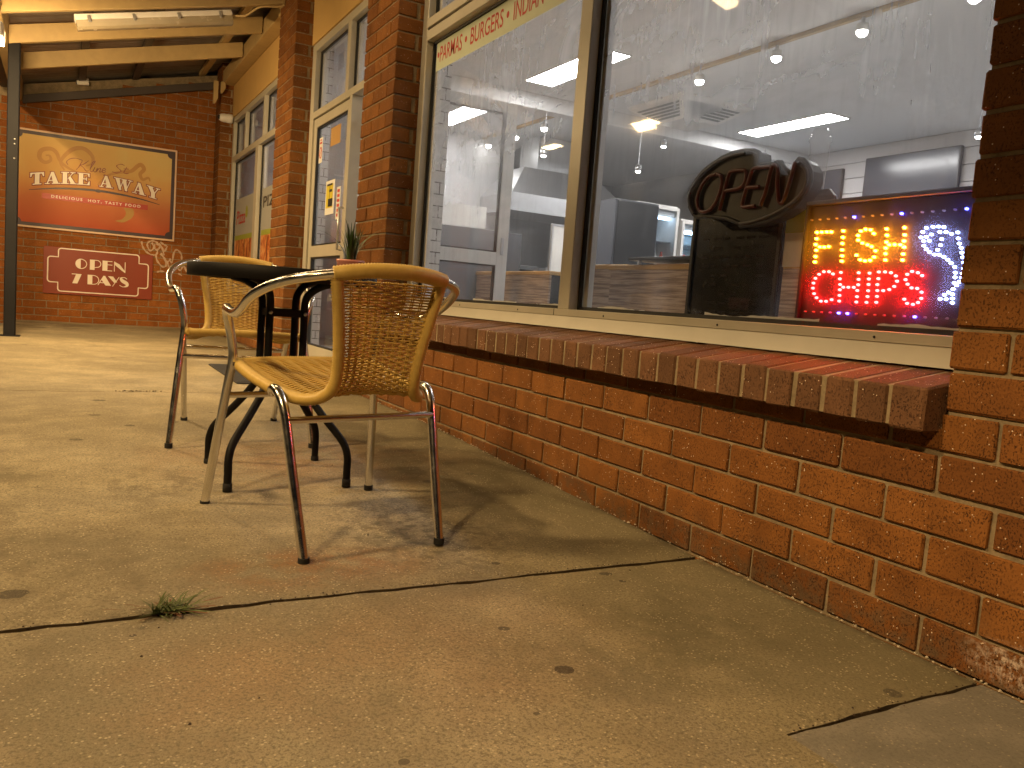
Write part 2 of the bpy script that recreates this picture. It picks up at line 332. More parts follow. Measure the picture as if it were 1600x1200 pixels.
# ------------------------------------------------------------------ mesh helpers
class MB:
    def __init__(s): s.v = []; s.f = []; s.r = []; s.smooth = []
    def add(s, vs, fs, rnd=0.5, smooth=False):
        k = len(s.v); s.v += [tuple(p) for p in vs]
        for f in fs: s.f.append(tuple(k + i for i in f)); s.smooth.append(smooth)
        s.r += [rnd] * len(vs)
    def box(s, x0, x1, y0, y1, z0, z1, c=0.0, rnd=0.5, fn=None):
        if c <= 0:
            vs = [(x, y, z) for x in (x0, x1) for y in (y0, y1) for z in (z0, z1)]
            fs = [(0, 1, 3, 2), (4, 6, 7, 5), (0, 4, 5, 1), (2, 3, 7, 6), (0, 2, 6, 4), (1, 5, 7, 3)]
        else:
            vs = []; idx = {}
            lo = (x0, y0, z0); hi = (x1, y1, z1)
            for sx in (0, 1):
                for sy in (0, 1):
                    for sz in (0, 1):
                        sg = (sx, sy, sz)
                        for ax in range(3):
                            p = [0, 0, 0]
                            for a in range(3):
                                base = hi[a] if sg[a] else lo[a]
                                p[a] = base if a == ax else base + (-c if sg[a] else c)
                            idx[(sx, sy, sz, ax)] = len(vs); vs.append(tuple(p))
            fs = []
            for ax in range(3):
                o1, o2 = [a for a in range(3) if a != ax]
                for sd in (0, 1):
                    q = []
                    for a, bb in ((0, 0), (1, 0), (1, 1), (0, 1)):
                        sg = [0, 0, 0]; sg[ax] = sd; sg[o1] = a; sg[o2] = bb
                        q.append(idx[(*sg, ax)])
                    flip = (sd == 0) ^ (ax == 1)
                    fs.append(tuple(reversed(q)) if flip else tuple(q))
            for ax in range(3):
                o1, o2 = [a for a in range(3) if a != ax]
                for a in (0, 1):
                    for bb in (0, 1):
                        q = []
                        for sd, which in ((0, o1), (1, o1), (1, o2), (0, o2)):
                            sg = [0, 0, 0]; sg[ax] = sd; sg[o1] = a; sg[o2] = bb
                            q.append(idx[(*sg, which)])
                        fs.append(tuple(q))
            for sx in (0, 1):
                for sy in (0, 1):
                    for sz in (0, 1):
                        fs.append(tuple(idx[(sx, sy, sz, a)] for a in range(3)))
        if fn: vs = [fn(p) for p in vs]
        s.add(vs, fs, rnd)
    def tube(s, pts, r, seg=10, closed=False, caps=True, smooth=True, up=None, sx=1.0):
        P = [Vector(p) for p in pts]; n = len(P)
        rs = r if isinstance(r, (list, tuple)) else [r] * n
        T = []
        for i in range(n):
            if closed: t = P[(i + 1) % n] - P[i - 1]
            else: t = P[min(i + 1, n - 1)] - P[max(i - 1, 0)]
            T.append(t.normalized() if t.length > 1e-9 else Vector((0, 0, 1)))
        a = Vector(up) if up else (Vector((0, 0, 1)) if abs(T[0].z) < 0.9 else Vector((1, 0, 0)))
        N = (a - T[0] * a.dot(T[0])).normalized()
        vs = []; fs = []
        for i in range(n):
            if i:
                N = N - T[i] * N.dot(T[i]); N = N.normalized() if N.length > 1e-9 else a
            B = T[i].cross(N)
            for k in range(seg):
                t = 2 * math.pi * k / seg
                vs.append(P[i] + (N * math.cos(t) * sx + B * math.sin(t)) * rs[i])
        m_ = n if closed else n - 1
        for i in range(m_):
            j = (i + 1) % n
            for k in range(seg):
                l = (k + 1) % seg
                fs.append((i * seg + k, i * seg + l, j * seg + l, j * seg + k))
        s.add(vs, fs, 0.5, smooth)
        if caps and not closed:
            s.add(vs[:seg], [tuple(reversed(range(seg)))]); s.add(vs[-seg:], [tuple(range(seg))])
    def lathe(s, prof, c=(0, 0, 0), seg=24, axis='z', smooth=True):
        vs = []; fs = []
        for (r, h) in prof:
            for k in range(seg):
                t = 2 * math.pi * k / seg; a, b_ = r * math.cos(t), r * math.sin(t)
                vs.append({'z': (c[0] + a, c[1] + b_, c[2] + h), 'y': (c[0] + a, c[1] + h, c[2] + b_), 'x': (c[0] + h, c[1] + a, c[2] + b_)}[axis])
        for i in range(len(prof) - 1):
            for k in range(seg):
                l = (k + 1) % seg
                fs.append((i * seg + k, i * seg + l, (i + 1) * seg + l, (i + 1) * seg + k))
        s.add(vs, fs, 0.5, smooth)
    def poly(s, pts, fn, d=0.0, t=0.0):
        """flat polygon (u,v) mapped by fn(u,v,depth); t>0 gives it thickness"""
        n = len(pts)
        if t <= 0: s.add([fn(u, v, d) for u, v in pts], [tuple(range(n))])
        else:
            vs = [fn(u, v, d + t) for u, v in pts] + [fn(u, v, d) for u, v in pts]
            fs = [tuple(range(n)), tuple(reversed(range(n, 2 * n)))] + [(i, (i + 1) % n, n + (i + 1) % n, n + i) for i in range(n)]
            s.add(vs, fs)
    def stroke(s, pts, w, fn, d=0.0, closed=False):
        n = len(pts); ws = w if isinstance(w, (list, tuple)) else [w] * n
        L = []; Rr = []
        for i in range(n):
            if closed: a, b_ = pts[i - 1], pts[(i + 1) % n]
            else: a, b_ = pts[max(i - 1, 0)], pts[min(i + 1, n - 1)]
            dx, dy = b_[0] - a[0], b_[1] - a[1]; l = math.hypot(dx, dy) or 1
            nx, ny = -dy / l * ws[i] / 2, dx / l * ws[i] / 2
            L.append((pts[i][0] + nx, pts[i][1] + ny)); Rr.append((pts[i][0] - nx, pts[i][1] - ny))
        vs = [fn(u, v, d) for u, v in L] + [fn(u, v, d) for u, v in Rr]
        fs = [(i, (i + 1) % n, n + (i + 1) % n, n + i) for i in range(n if closed else n - 1)]
        s.add(vs, fs)
    def build(s, name, mat, parent=None, smooth=None, mats=None):
        me = bpy.data.meshes.new(name); me.from_pydata(s.v, [], s.f); me.update()
        a = me.attributes.new('rnd', 'FLOAT', 'POINT'); a.data.foreach_set('value', s.r)
        sm = s.smooth if smooth is None else [smooth] * len(s.f)
        me.polygons.foreach_set('use_smooth', sm)
        me.materials.append(mat)
        import bmesh
        bm = bmesh.new(); bm.from_mesh(me); bmesh.ops.recalc_face_normals(bm, faces=bm.faces); bm.to_mesh(me); bm.free()
        o = bpy.data.objects.new(name, me); COL.objects.link(o)
        if parent: o.parent = parent
        return o
def tag(o, label=None, cat=None, group=None, kind=None):
    if label: o['label'] = label
    if cat: o['category'] = cat
    if group: o['group'] = group
    if kind: o['kind'] = kind
    return o
def thing(name, label, cat, loc=(0, 0, 0), rot=(0, 0, 0), group=None):
    o = bpy.data.objects.new(name, None); COL.objects.link(o); o.location = loc; o.rotation_euler = rot
    o.empty_display_size = 0.1
    return tag(o, label, cat, group)
def dup(o, parent=None, loc=None, rot=None):
    c = o.copy(); COL.objects.link(c)
    if parent: c.parent = parent
    if loc is not None: c.location = loc
    if rot is not None: c.rotation_euler = rot
    for ch in [x for x in bpy.data.objects if x.parent == o]: dup(ch, c)
    return c
def bez(pts, n=8):
    """Catmull-Rom through the points"""
    out = []; P = [Vector(p) for p in pts]
    for i in range(len(P) - 1):
        p0 = P[i - 1] if i else P[0] * 2 - P[1]; p1 = P[i]; p2 = P[i + 1]; p3 = P[i + 2] if i + 2 < len(P) else P[-1] * 2 - P[-2]
        for k in range(n):
            t = k / n
            out.append(0.5 * ((2 * p1) + (p2 - p0) * t + (2 * p0 - 5 * p1 + 4 * p2 - p3) * t * t + (3 * p1 - p0 - 3 * p2 + p3) * t ** 3))
    out.append(P[-1]); return out
def bez2(pts, n=6):
    return [(p.x, p.y) for p in bez([(a, b_, 0) for a, b_ in pts], n)]
def text_faces(txt, w, h, bold=0.0, shear=0.0, space=1.0):
    cu = bpy.data.curves.new('t', 'FONT'); cu.body = txt; cu.size = 1; cu.offset = bold; cu.shear = shear; cu.space_character = space; cu.resolution_u = 4
    o = bpy.data.objects.new('t', cu); COL.objects.link(o)
    dg = bpy.context.evaluated_depsgraph_get(); me = bpy.data.meshes.new_from_object(o.evaluated_get(dg))
    vs = [(v.co.x, v.co.y) for v in me.vertices]; fs = [tuple(p.vertices) for p in me.polygons]
    bpy.data.objects.remove(o); bpy.data.curves.remove(cu); bpy.data.meshes.remove(me)
    x0, x1 = min(v[0] for v in vs), max(v[0] for v in vs); y0, y1 = min(v[1] for v in vs), max(v[1] for v in vs)
    return [((a - x0) / (x1 - x0) * w, (b_ - y0) / (y1 - y0) * h) for a, b_ in vs], fs
def gz(y):
    K = [(-99, 0), (-0.53, 0), (1.5, 0.062), (8.7, 0.105), (99, 0.105)]
    for (a, za), (b_, zb) in zip(K, K[1:]):
        if a <= y <= b_: return za + (zb - za) * (y - a) / (b_ - a)
    return 0

# ------------------------------------------------------------------ outdoor lamps
def area_light(name, parent, loc, direction, sx, sy, power, col, spread=180):
    ld = bpy.data.lights.new(name, 'AREA'); ld.shape = 'ELLIPSE' if sx == sy else 'RECTANGLE'; ld.size = sx; ld.size_y = sy; ld.energy = power; ld.color = col
    ld.spread = R(spread)
    o = bpy.data.objects.new(name, ld); COL.objects.link(o); o.location = loc
    o.rotation_euler = Vector(direction).to_track_quat('-Z', 'Y').to_euler(); o.parent = parent
    return o
EAVE_W, CAR_W = 60, 420
M['flood_glow'] = emit('warm_floodlight_glow', (1, 0.78, 0.42), 60)
def flood(loc, label, power, aim=(0.75, 0, -1)):
    t = thing('floodlight', label, 'floodlight', loc, group='floodlights along the verandah edge')
    b = MB(); b.box(-0.05, 0.05, -0.13, 0.13, 0.0, 0.10, 0.012); b.build('housing', M['white_plastic'], t)
    l = MB(); l.box(-0.045, 0.045, -0.12, 0.12, -0.012, -0.001, 0.004); l.build('lens', M['flood_glow'], t)
    a = MB(); a.box(-0.02, 0.0, -0.03, 0.03, 0.10, 0.32, 0.004); a.build('bracket', M['white_plastic'], t)
    area_light('lamp_light', t, (0.02, 0, -0.025), aim, 0.24, 0.09, power, WARM)
    return t
flood((-2.04, 4.6, 2.22), 'glowing floodlight under the verandah edge, at the top left of the photo', 115, (0.4, 0.9, -0.6))
flood((-2.075, 3.2, 2.22), 'floodlight under the verandah edge level with the shop door', EAVE_W)

def pole_lamp(x, y, h, label, power, aim):
    t = thing('car_park_lamp', label, 'street lamp', (x, y, -0.12), group='car park lamps')
    b = MB(); b.tube([(0, 0, 0), (0, 0, h)], [0.07, 0.05], 12); b.build('pole', M['post'], t)
    d = (Vector(aim) - Vector((x, y, h))).normalized()
    hd = MB(); hd.box(-0.34, 0.34, -0.34, 0.34, 0, 0.12, 0.03); ho = hd.build('lamp_head', M['post'], t)
    ho.location = Vector((0, 0, h)) ; ho.rotation_euler = d.to_track_quat('-Z', 'Y').to_euler()
    g = MB(); g.lathe([(0, -.01), (.12, -.01), (.13, .005), (0, .006)], (0, 0, 0), 24); go = g.build('lens', M['flood_glow'], ho); 
    area_light('lamp_light', t, Vector((0, 0, h)) + d * 0.02, d, 0.6, 0.6, power, WARM)
pole_lamp(-6.0, -4.5, 5.95, 'car park lamp on a dark pole behind the camera', CAR_W, (-0.8, -0.6, 0.0))
pole_lamp(-6.2, 0.3, 6.0, 'car park lamp on a dark pole level with the cafe table', CAR_W, (-0.8, 0.5, 0.0))
pole_lamp(-6.0, 5.0, 5.9, 'car park lamp on a dark pole level with the far window', CAR_W * .4, (-0.8, 3.5, 0.0))



M['fill_batten_glow'] = emit('warm_fill_batten_glow', (1, 0.7, 0.36), 30)  # unseen batten, added as fill for the rafters and upper wall
fill_batten = thing('batten_light', 'lit fluorescent batten light added out of view as fill under the rafters above the cafe table', 'batten light', (-0.98, 1.72, 2.775), (0, -math.atan(0.265), 0))
b = MB(); b.box(-0.60, 0.60, -0.065, 0.065, 0.0, 0.045, 0.006); b.build('housing', M['white_plastic'], fill_batten)
b = MB(); b.box(-0.59, 0.59, -0.055, 0.055, -0.06, -0.001, 0.02); b.build('tube_cover', M['fill_batten_glow'], fill_batten)
# ------------------------------------------------------------------ ground
g = MB(); g.add([(-150, -150, -0.13), (150, -150, -0.13), (150, 150, -0.13), (-150, 150, -0.13)], [(0, 1, 2, 3)])
tag(g.build('road', M['asphalt']), kind='structure')
soil_mb = MB()
def slab(x0, x1, y0, y1, mb, step=0.045, jit=0.004, seams='lrbt'):
    nx = max(2, int((x1 - x0) / step)); ny = max(2, int((y1 - y0) / step)); vs = []
    for j in range(ny + 1):
        for i in range(nx + 1):
            x = x0 + (x1 - x0) * i / nx; y = y0 + (y1 - y0) * j / ny
            z = gz(y) + 0.0015 * math.sin(x * 3.1 + y * 1.7) + 0.001 * math.sin(x * 9 + 2 * y)
            ex = (i == 0 and 'l' in seams) or (i == nx and 'r' in seams); ey = (j == 0 and 'b' in seams) or (j == ny and 't' in seams)
            if ex or ey:
                z -= 0.005
                if ey: y += random.uniform(-jit, jit)
                if ex: x += random.uniform(-jit, jit) * 0.5
            vs.append((x, y, z))
    nt_ = nx + 1
    fs = [(j * nt_ + i, j * nt_ + i + 1, (j + 1) * nt_ + i + 1, (j + 1) * nt_ + i) for j in range(ny) for i in range(nx)]
    k = len(vs)
    ring = [i for i in range(nt_)] + [j * nt_ + nx for j in range(1, ny + 1)] + [ny * nt_ + i for i in range(nx - 1, -1, -1)] + [j * nt_ for j in range(ny - 1, 0, -1)]
    n = len(ring)
    mb.add(vs, fs, 0.5, True)
    soil_mb.add([vs[i] for i in ring] + [(vs[i][0], vs[i][1], vs[i][2] - 0.04) for i in ring], [(i, n + i, n + (i + 1) % n, (i + 1) % n) for i in range(n)])
fp = MB(); G = 0.008
XR = -0.004
slab(-2.15, XR, -0.53 + G, 2.475 - G * .5, fp); slab(-2.15, XR, 2.475 + G * .5, 5.05 - G * .5, fp); slab(-2.15, XR, 5.05 + G * .5, 8.64, fp)
slab(-2.15, -0.545, -6, -0.53 - G, fp, 0.045, 0.005, 'lt'); slab(-0.545, XR, -1.345 + .004, -0.53 - G, fp, 0.045, 0.003, 'rbt')
o = fp.build('footpath', M['concrete']); tag(o, kind='structure')
pt = MB(); slab(-0.545 + 0.003, XR, -6, -1.345 - .004, pt, jit=.003)
tag(pt.build('concrete_patch_path', M['patch']), kind='structure')
so = soil_mb
for y0, y1 in ((-6, -0.53), (-0.53, 1.5), (1.5, 8.64)):
    so.add([(-2.15, y0, gz(y0) - 0.026), (0.0, y0, gz(y0) - 0.026), (0.0, y1, gz(y1) - 0.026), (-2.15, y1, gz(y1) - 0.026)], [(0, 1, 2, 3)])
tag(so.build('joint_soil_ground', M['soil']), kind='structure')
kb = MB(); kb.box(-2.31, -2.156, -6, 12, -0.12, 0.055, 0.012); tag(kb.build('kerb', M['patch']), kind='structure')

# ------------------------------------------------------------------ brickwork
ZJ = lambda k: 0.08 + 0.086 * (k - 1)          # bed joints
def brick_run(mb, u0, u1, z0, z1, phase, place, step=0.24):
    """bricks along u between u0 and u1; place(ua, ub, za, zb, rnd) adds one"""
    k = math.ceil((u0 - phase) / step) - 1; u = phase + k * step
    while u < u1:
        a, b_ = max(u, u0) + (0.005 if u > u0 - 0.001 else 0.0), min(u + step, u1) - (0.005 if u + step < u1 + 0.001 else 0.0)
        if b_ - a > 0.012: place(a, b_, z0 + 0.0048, z1 - 0.0048, random.random())
        u += step
def jz(): return random.uniform(-0.0016, 0.0016)
def rough(p): return (p[0] + random.uniform(-.0008, .0008), p[1] + random.uniform(-.0014, .0014), p[2] + random.uniform(-.0012, .0012))
shop = thing('shop_building', 'orange brick takeaway shop with big aluminium windows lit from inside', 'shop building', (0, 0, 0))
wallb = MB()
def place_x(a, b_, z0, z1, r):
    d = jz(); wallb.box(0.0 + d, 0.10, a + jz(), b_ + jz(), z0 + jz() * .5, z1 + jz() * .5, random.uniform(.002, .0045), r, fn=rough)
for k in range(-1, 5):
    z0, z1 = ZJ(k), ZJ(k + 1)
    ph = 0.0 if k in (4, 2, 0) else 0.12
    brick_run(wallb, -3.4, 2.245, max(z0, -0.03), z1, ph + random.uniform(-.006, .006), place_x)
brick_run(wallb, -1.195, 2.245, ZJ(5), ZJ(6) - 0.03, 0.12, place_x)
wm = MB(); wm.box(0.0075, 0.235, -3.4, 2.245, -0.05, 0.478); 
low = wallb.build('brick_wall', M['brick'], shop); tag(low, 'low orange brick wall under the big window')
wm.build('mortar', M['mortar'], low)

def pier(y0, y1, z0k, z1k, label, near=False):
    b = MB(); w_ = y1 - y0
    for k in range(z0k, z1k):
        za, zb = max(ZJ(k), -0.02 if y0 < 1 else 0.0) + 0.0048, ZJ(k + 1) - 0.0048
        def bx(xa, xb, ya, yb):
            if yb - ya < 0.02: return
            b.box(xa + (jz() if xa == 0 else 0), xb, ya + jz(), yb + jz(), za, zb, 0.0035, random.random())
        if k % 2 == 0:
            y = y0
            while y < y1 - 0.01:
                bx(0, 0.11, y, min(y + 0.23, y1)); y += 0.24
            bx(0.133, 0.25, y0, y0 + 0.23); bx(0.122, 0.25, y1 - 0.11, y1)
        else:
            bx(0, 0.23, y0, y0 + 0.11)
            y = y0 + 0.12
            while y < y1 - 0.01:
                bx(0, 0.11, y, min(y + 0.23, y1)); y += 0.24
            bx(0.122, 0.25, y0 + 0.12, y0 + 0.23); bx(0.12, 0.25, y1 - 0.11, y1)
    o = b.build('brick_pier', M['brick'], shop); tag(o, label)
    m_ = MB(); m_.box(0.0075, 0.245, y0 + 0.0075, y1 - 0.0075, -0.03, ZJ(z1k)); m_.build('mortar', M['mortar'], o)
# near pier stands on the low wall
nb = MB()
def place_n(a, b_, z0, z1, r): nb.box(jz(), 0.11, a, b_, z0, z1, 0.0035, r, fn=rough)
for k in range(5, 36):
    ph = -1.195 if k % 2 == 0 else -1.315
    brick_run(nb, -3.4, -1.195, ZJ(k), ZJ(k + 1), ph, place_n)
np_ = nb.build('brick_pier', M['brick'], shop); tag(np_, 'brick pier at the right end of the big window')
nm = MB(); nm.box(0.0075, 0.30, -3.4, -1.2025, 0.478, ZJ(36)); nm.build('mortar', M['mortar'], np_)
pier(2.245, 2.80, 0, 39, 'brick pier between the big window and the door')
pier(4.66, 5.25, 0, 39, 'brick pier between the door and the far window')
pier(8.30, 8.66, 0, 39, 'brick pier in the far corner')
# far low wall under window three
fw = MB()
def place_f(a, b_, z0, z1, r): fw.box(0.02 + jz(), 0.11, a, b_, z0, z1, 0.0035, r)
for k in range(0, 6): brick_run(fw, 5.25, 8.30, max(ZJ(k), 0.0), ZJ(k + 1), 0.12 * (k % 2), place_f)
fo = fw.build('brick_wall', M['brick'], shop); fm = MB(); fm.box(0.03, 0.235, 5.25, 8.30, -0.03, 0.58); fm.build('mortar', M['mortar'], fo)

# rowlock sill
def sill(y0, y1, label):
    b = MB(); y = y0; i = 0
    while y < y1 - 0.02:
        yb = min(y + 0.076, y1); dx = random.uniform(-.002, .002); rr = random.random()
        def fn(p, dx=dx):
            x, yy, z = p
            top = z > 0.5
            return rough((x + dx, yy, (z if not top else z - 0.56 + 0.557 + (x + 0.057) / 0.207 * 0.036)))
        b.box(-0.057, 0.17, y + jz(), yb + jz(), 0.468 + jz(), 0.56 + jz(), random.uniform(.003, .006), rr, fn)
        y += 0.086
    o = b.build('brick_sill', M['brick_sill'], shop); tag(o, label)
    q = MB()
    zt = lambda x: 0.557 + (x + 0.057) / 0.207 * 0.036 - 0.003
    q.add([(-0.052, y0 + .002, 0.472), (-0.052, y1 - .002, 0.472), (0.16, y1 - .002, 0.472), (0.16, y0 + .002, 0.472),
           (-0.052, y0 + .002, zt(-0.052)), (-0.052, y1 - .002, zt(-0.052)), (0.16, y1 - .002, zt(0.16)), (0.16, y0 + .002, zt(0.16))],
          [(0, 1, 2, 3), (4, 7, 6, 5), (0, 4, 5, 1), (1, 5, 6, 2), (2, 6, 7, 3), (3, 7, 4, 0)])
    q.build('mortar', M['mortar'], o)
sill(-1.19, 2.24, 'sloping brown brick sill with upright bricks under the big window')
sill(5.26, 8.29, 'brick sill under the far window')

# end wall across the path
endw = thing('end_wall', 'tall orange brick wall closing the far end of the covered path', 'brick wall', (0, 8.65, 0))
eb = MB()
XL = -3.8
def roofz(x): return 3.07 + 0.265 * x
def place_e(a, b_, z0, z1, r):
    if z0 > roofz(a) + 0.05: return
    eb.box(a, b_, jz(), 0.10, z0, z1, 0.003, r)
for k in range(0, 40): brick_run(eb, XL, 0.0, max(ZJ(k), 0.02), ZJ(k + 1), 0.12 * (k % 2) + 0.03, place_e)
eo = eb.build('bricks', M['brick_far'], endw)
em = MB(); em.add([(XL, 0.006, 0), (0.3, 0.006, 0), (0.3, 0.006, 3.3), (XL, 0.006, 2.3), (XL, 0.2, 0), (0.3, 0.2, 0), (0.3, 0.2, 3.3), (XL, 0.2, 2.3)], [(0, 1, 2, 3), (7, 6, 5, 4), (0, 4, 5, 1), (1, 5, 6, 2), (2, 6, 7, 3), (3, 7, 4, 0)])
em.build('mortar', M['mortar'], endw)

# graffiti on the end wall
M['graffiti'] = simple('faded_white_spray', (0.50, 0.36, 0.26), 0.8, grime=0.3, scale=40)
gm = MB()
def gpx(pts):   # strokes drawn on the wall, in wall metres
    return [(-0.86 + u * 0.0042, 1.175 - v * 0.0041) for u, v in pts]
fe = lambda u, v, d: (u, 0.0 - 0.003 - d, v)
GR = [[(17, 13), (20, 28), (30, 42), (45, 50), (58, 46), (60, 30)], [(36, 12), (32, 22), (40, 38), (50, 28), (44, 14)], [(36, 12), (48, 8), (60, 14)],
      [(52, 18), (52, 30), (60, 34), (66, 22), (56, 16)], [(66, 10), (76, 16), (84, 20)], [(70, 24), (78, 36), (86, 20)], [(62, 14), (72, 26), (78, 48)],
      [(56, 50), (60, 66), (74, 82), (84, 78), (80, 60), (68, 44)], [(70, 42), (80, 58), (88, 66), (96, 56)], [(92, 60), (100, 66), (104, 38), (112, 28), (124, 40), (126, 56)],
      [(116, 84), (124, 88), (132, 74), (142, 92), (154, 94), (160, 84)], [(60, 100), (68, 96), (80, 96)], [(118, 98), (128, 104)], [(86, 64), (92, 82)]]
for i, st in enumerate(GR):
    p = bez2(gpx(st), 5); gm.stroke(p, [0.022 * (0.8 + 0.3 * math.sin(j * 1.3 + i)) for j in range(len(p))], fe, i * 0.0002)
tag(gm.build('graffiti', M['graffiti'], endw), 'pale spray painted scribble right of the small red sign')

# ------------------------------------------------------------------ windows
def frame_box(mb, y0, y1, z0, z1, x0=0.15, x1=0.235, c=0.002): mb.box(x0, x1, y0, y1, z0, z1, c)
def pane(parent, y0, y1, z0, z1, mat, x=0.205, name='pane'):
    b = MB(); b.add([(x, y0, z0), (x, y1, z0), (x, y1, z1), (x, y0, z1)], [(0, 1, 2, 3)])
    return b.build(name, mat, parent)
def bead(parent, y0, y1, z0, z1, x=0.19, w=0.028, gk=True):
    """white bead and black gasket round one pane"""
    gb = MB(); wb = MB(); g_ = 0.013
    for (a, b_, c, d) in ((y0, y0 + g_, z0, z1), (y1 - g_, y1, z0, z1), (y0 + g_, y1 - g_, z0, z0 + g_), (y0 + g_, y1 - g_, z1 - g_, z1)):
        gb.box(x, x + 0.014, a, b_, c, d)
    gb.build('gasket', M['gasket'], parent)
    y0 += g_; y1 -= g_; z0 += g_; z1 -= g_
    for (a, b_, c, d) in ((y0, y0 + w, z0, z1), (y1 - w, y1, z0, z1)):
        wb = MB(); wb.box(0.209, 0.232, a, b_, c, d); wb.build('bead', M['alu_white'], parent)

# big window
w1 = MB()
frame_box(w1, -1.19, 2.243, 0.640, 0.668); 
w1.add([(0.128, -1.19, 0.594), (0.128, 2.243, 0.594), (0.150, 2.243, 0.6395), (0.150, -1.19, 0.6395), (0.235, -1.19, 0.594), (0.235, 2.243, 0.594), (0.235, 2.243, 0.6395), (0.235, -1.19, 0.6395)],
       [(0, 3, 2, 1), (3, 7, 6, 2), (4, 5, 6, 7), (0, 1, 5, 4), (1, 2, 6, 5), (0, 4, 7, 3)])
win1 = w1.build('window', M['alu'], shop); tag(win1, 'big shop window with cream aluminium frame')
f1 = MB()
frame_box(f1, 2.168, 2.243, 0.668, 2.66); frame_box(f1, 0.492, 0.573, 0.668, 2.10); frame_box(f1, -1.19, -1.13, 0.668, 2.66)
frame_box(f1, -1.13, 2.168, 2.10, 2.155); frame_box(f1, -1.13, 2.168, 2.165, 2.215, 0.143); frame_box(f1, 0.50, 0.565, 2.215, 2.60); frame_box(f1, -1.13, 2.168, 2.60, 2.66)
f1.build('frame', M['alu'], win1)
bead(win1, 0.573, 2.168, 0.668, 2.10); bead(win1, -1.13, 0.492, 0.668, 2.10); bead(win1, 0.565, 2.168, 2.215, 2.60); bead(win1, -1.13, 0.50, 2.215, 2.60)
for a, b_, c, d in ((0.575, 2.166, 0.67, 2.098), (-1.128, 0.49, 0.67, 2.098), (0.567, 2.166, 2.217, 2.598), (-1.128, 0.498, 2.217, 2.598)):
    pane(win1, a, b_, c, d, M['glass'])
jb = MB(); jb.box(0.1485, 0.151, 0.598, 0.600, 0.641, 0.667)
for y in (-0.9, -0.35, 0.25, 0.9, 1.5, 2.0): jb.lathe([(0, -.0012), (.0035, -.0012), (.0035, .001)], (0.1495, y, 0.652), 8, 'x')
jb.build('screw_heads', M['gasket'], win1)
# peeling sealant strip at the foot of the glass
sl = MB()
for y0, y1 in ((0.60, 2.13), (-1.10, 0.46)):
    n = int((y1 - y0) / 0.018)
    top = [(y0 + (y1 - y0) * i / n, 0.686 + 0.004 * math.sin(i * .37 + y0) * math.sin(i * .11) + random.uniform(-.0015, .002)) for i in range(n + 1)]
    for i in range(n):
        if math.sin(i * .21 + 1.3 * math.sin(i * .07)) < -0.35: continue
        sl.add([(0.2035, top[i][0], 0.679), (0.2035, top[i + 1][0], 0.679), (0.2035, top[i + 1][0], top[i + 1][1]), (0.2035, top[i][0], top[i][1])], [(0, 1, 2, 3)])
sl.build('sealant', M['alu_white'], win1)
# lettered banner on the glass
M['banner'] = simple('pale_banner_film', (0.50, 0.55, 0.42), 0.6, grime=0.06)
M['banner_red'] = simple('red_letter_film', (0.42, 0.03, 0.025), 0.5)
bn = MB(); fgl = lambda u, v, d: (0.2015 - d, 2.14 - u, 1.935 + v)
bn.poly([(0, 0), (3.24, 0), (3.24, 0.155), (0, 0.155)], fgl, 0.0); bno = bn.build('banner', M['banner'], win1)
bt = MB()
def put(mb, txt, u, v, w, h, fn, d=0.001, bold=0.0, shear=0.0, space=1.0):
    vs, fs = text_faces(txt, w, h, bold, shear, space); mb.add([fn(u + a, v + b_, d) for a, b_ in vs], fs)
def dot(mb, u, v, r, fn, d=0.001, ry=None, n=14):
    mb.poly([(u + r * math.cos(2 * math.pi * i / n), v + (ry or r) * math.sin(2 * math.pi * i / n)) for i in range(n)], fn, d)
BS = 0.007
put(bt, 'PARMAS', 0.050, 0.042, 0.285, 0.085, fgl, bold=BS); put(bt, 'BURGERS', 0.438, 0.042, 0.357, 0.085, fgl, bold=BS); put(bt, 'INDIAN', 0.898, 0.042, 0.272, 0.085, fgl, bold=BS)
for u in (0.027, 0.382, 0.840): dot(bt, u, 0.085, 0.013, fgl, ry=0.016)
bt.build('lettering', M['banner_red'], bno)

# door unit
dr = MB()
frame_box(dr, 4.56, 4.658, 0.06, 2.66); frame_box(dr, 2.802, 2.86, 0.06, 2.66); frame_box(dr, 2.86, 4.56, 2.062, 2.115); frame_box(dr, 2.86, 4.56, 2.60, 2.66)
frame_box(dr, 3.63, 3.70, 2.115, 2.60); frame_box(dr, 3.52, 3.57, 0.06, 2.062)
dro = dr.build('doorway', M['alu'], shop); tag(dro, 'aluminium shop doorway with one leaf shut and one swung inwards')
for a, b_ in ((2.86, 3.63), (3.70, 4.56)): pane(dro, a, b_, 2.117, 2.598, M['glass_far'])
bead(dro, 3.70, 4.56, 2.115, 2.60); bead(dro, 2.86, 3.63, 2.115, 2.60)
def leaf(name_label, y0, y1):
    """door leaf in the plane of the front, built about x = 0.17..0.21"""
    b = MB(); zb = 0.085
    for a, c, d, e in ((y0, y0 + .075, zb, 2.055), (y1 - .075, y1, zb, 2.055), (y0 + .075, y1 - .075, 1.985, 2.055), (y0 + .075, y1 - .075, .945, 1.035), (y0 + .075, y1 - .075, zb, .235)):
        b.box(0.165, 0.21, a, c, d, e, 0.002)
    return b
l1 = leaf('', 3.575, 4.555).build('door_leaf', M['alu'], shop); tag(l1, 'shut glass door leaf covered in stickers')
gk = MB()
for z0, z1 in ((1.035, 1.985), (0.235, 0.945)):
    for a, b_, c, d in ((3.65, 3.664, z0, z1), (4.466, 4.48, z0, z1), (3.664, 4.466, z0, z0 + .012), (3.664, 4.466, z1 - .012, z1)): gk.box(0.172, 0.2, a, b_, c, d)
gk.build('gasket', M['gasket'], l1)
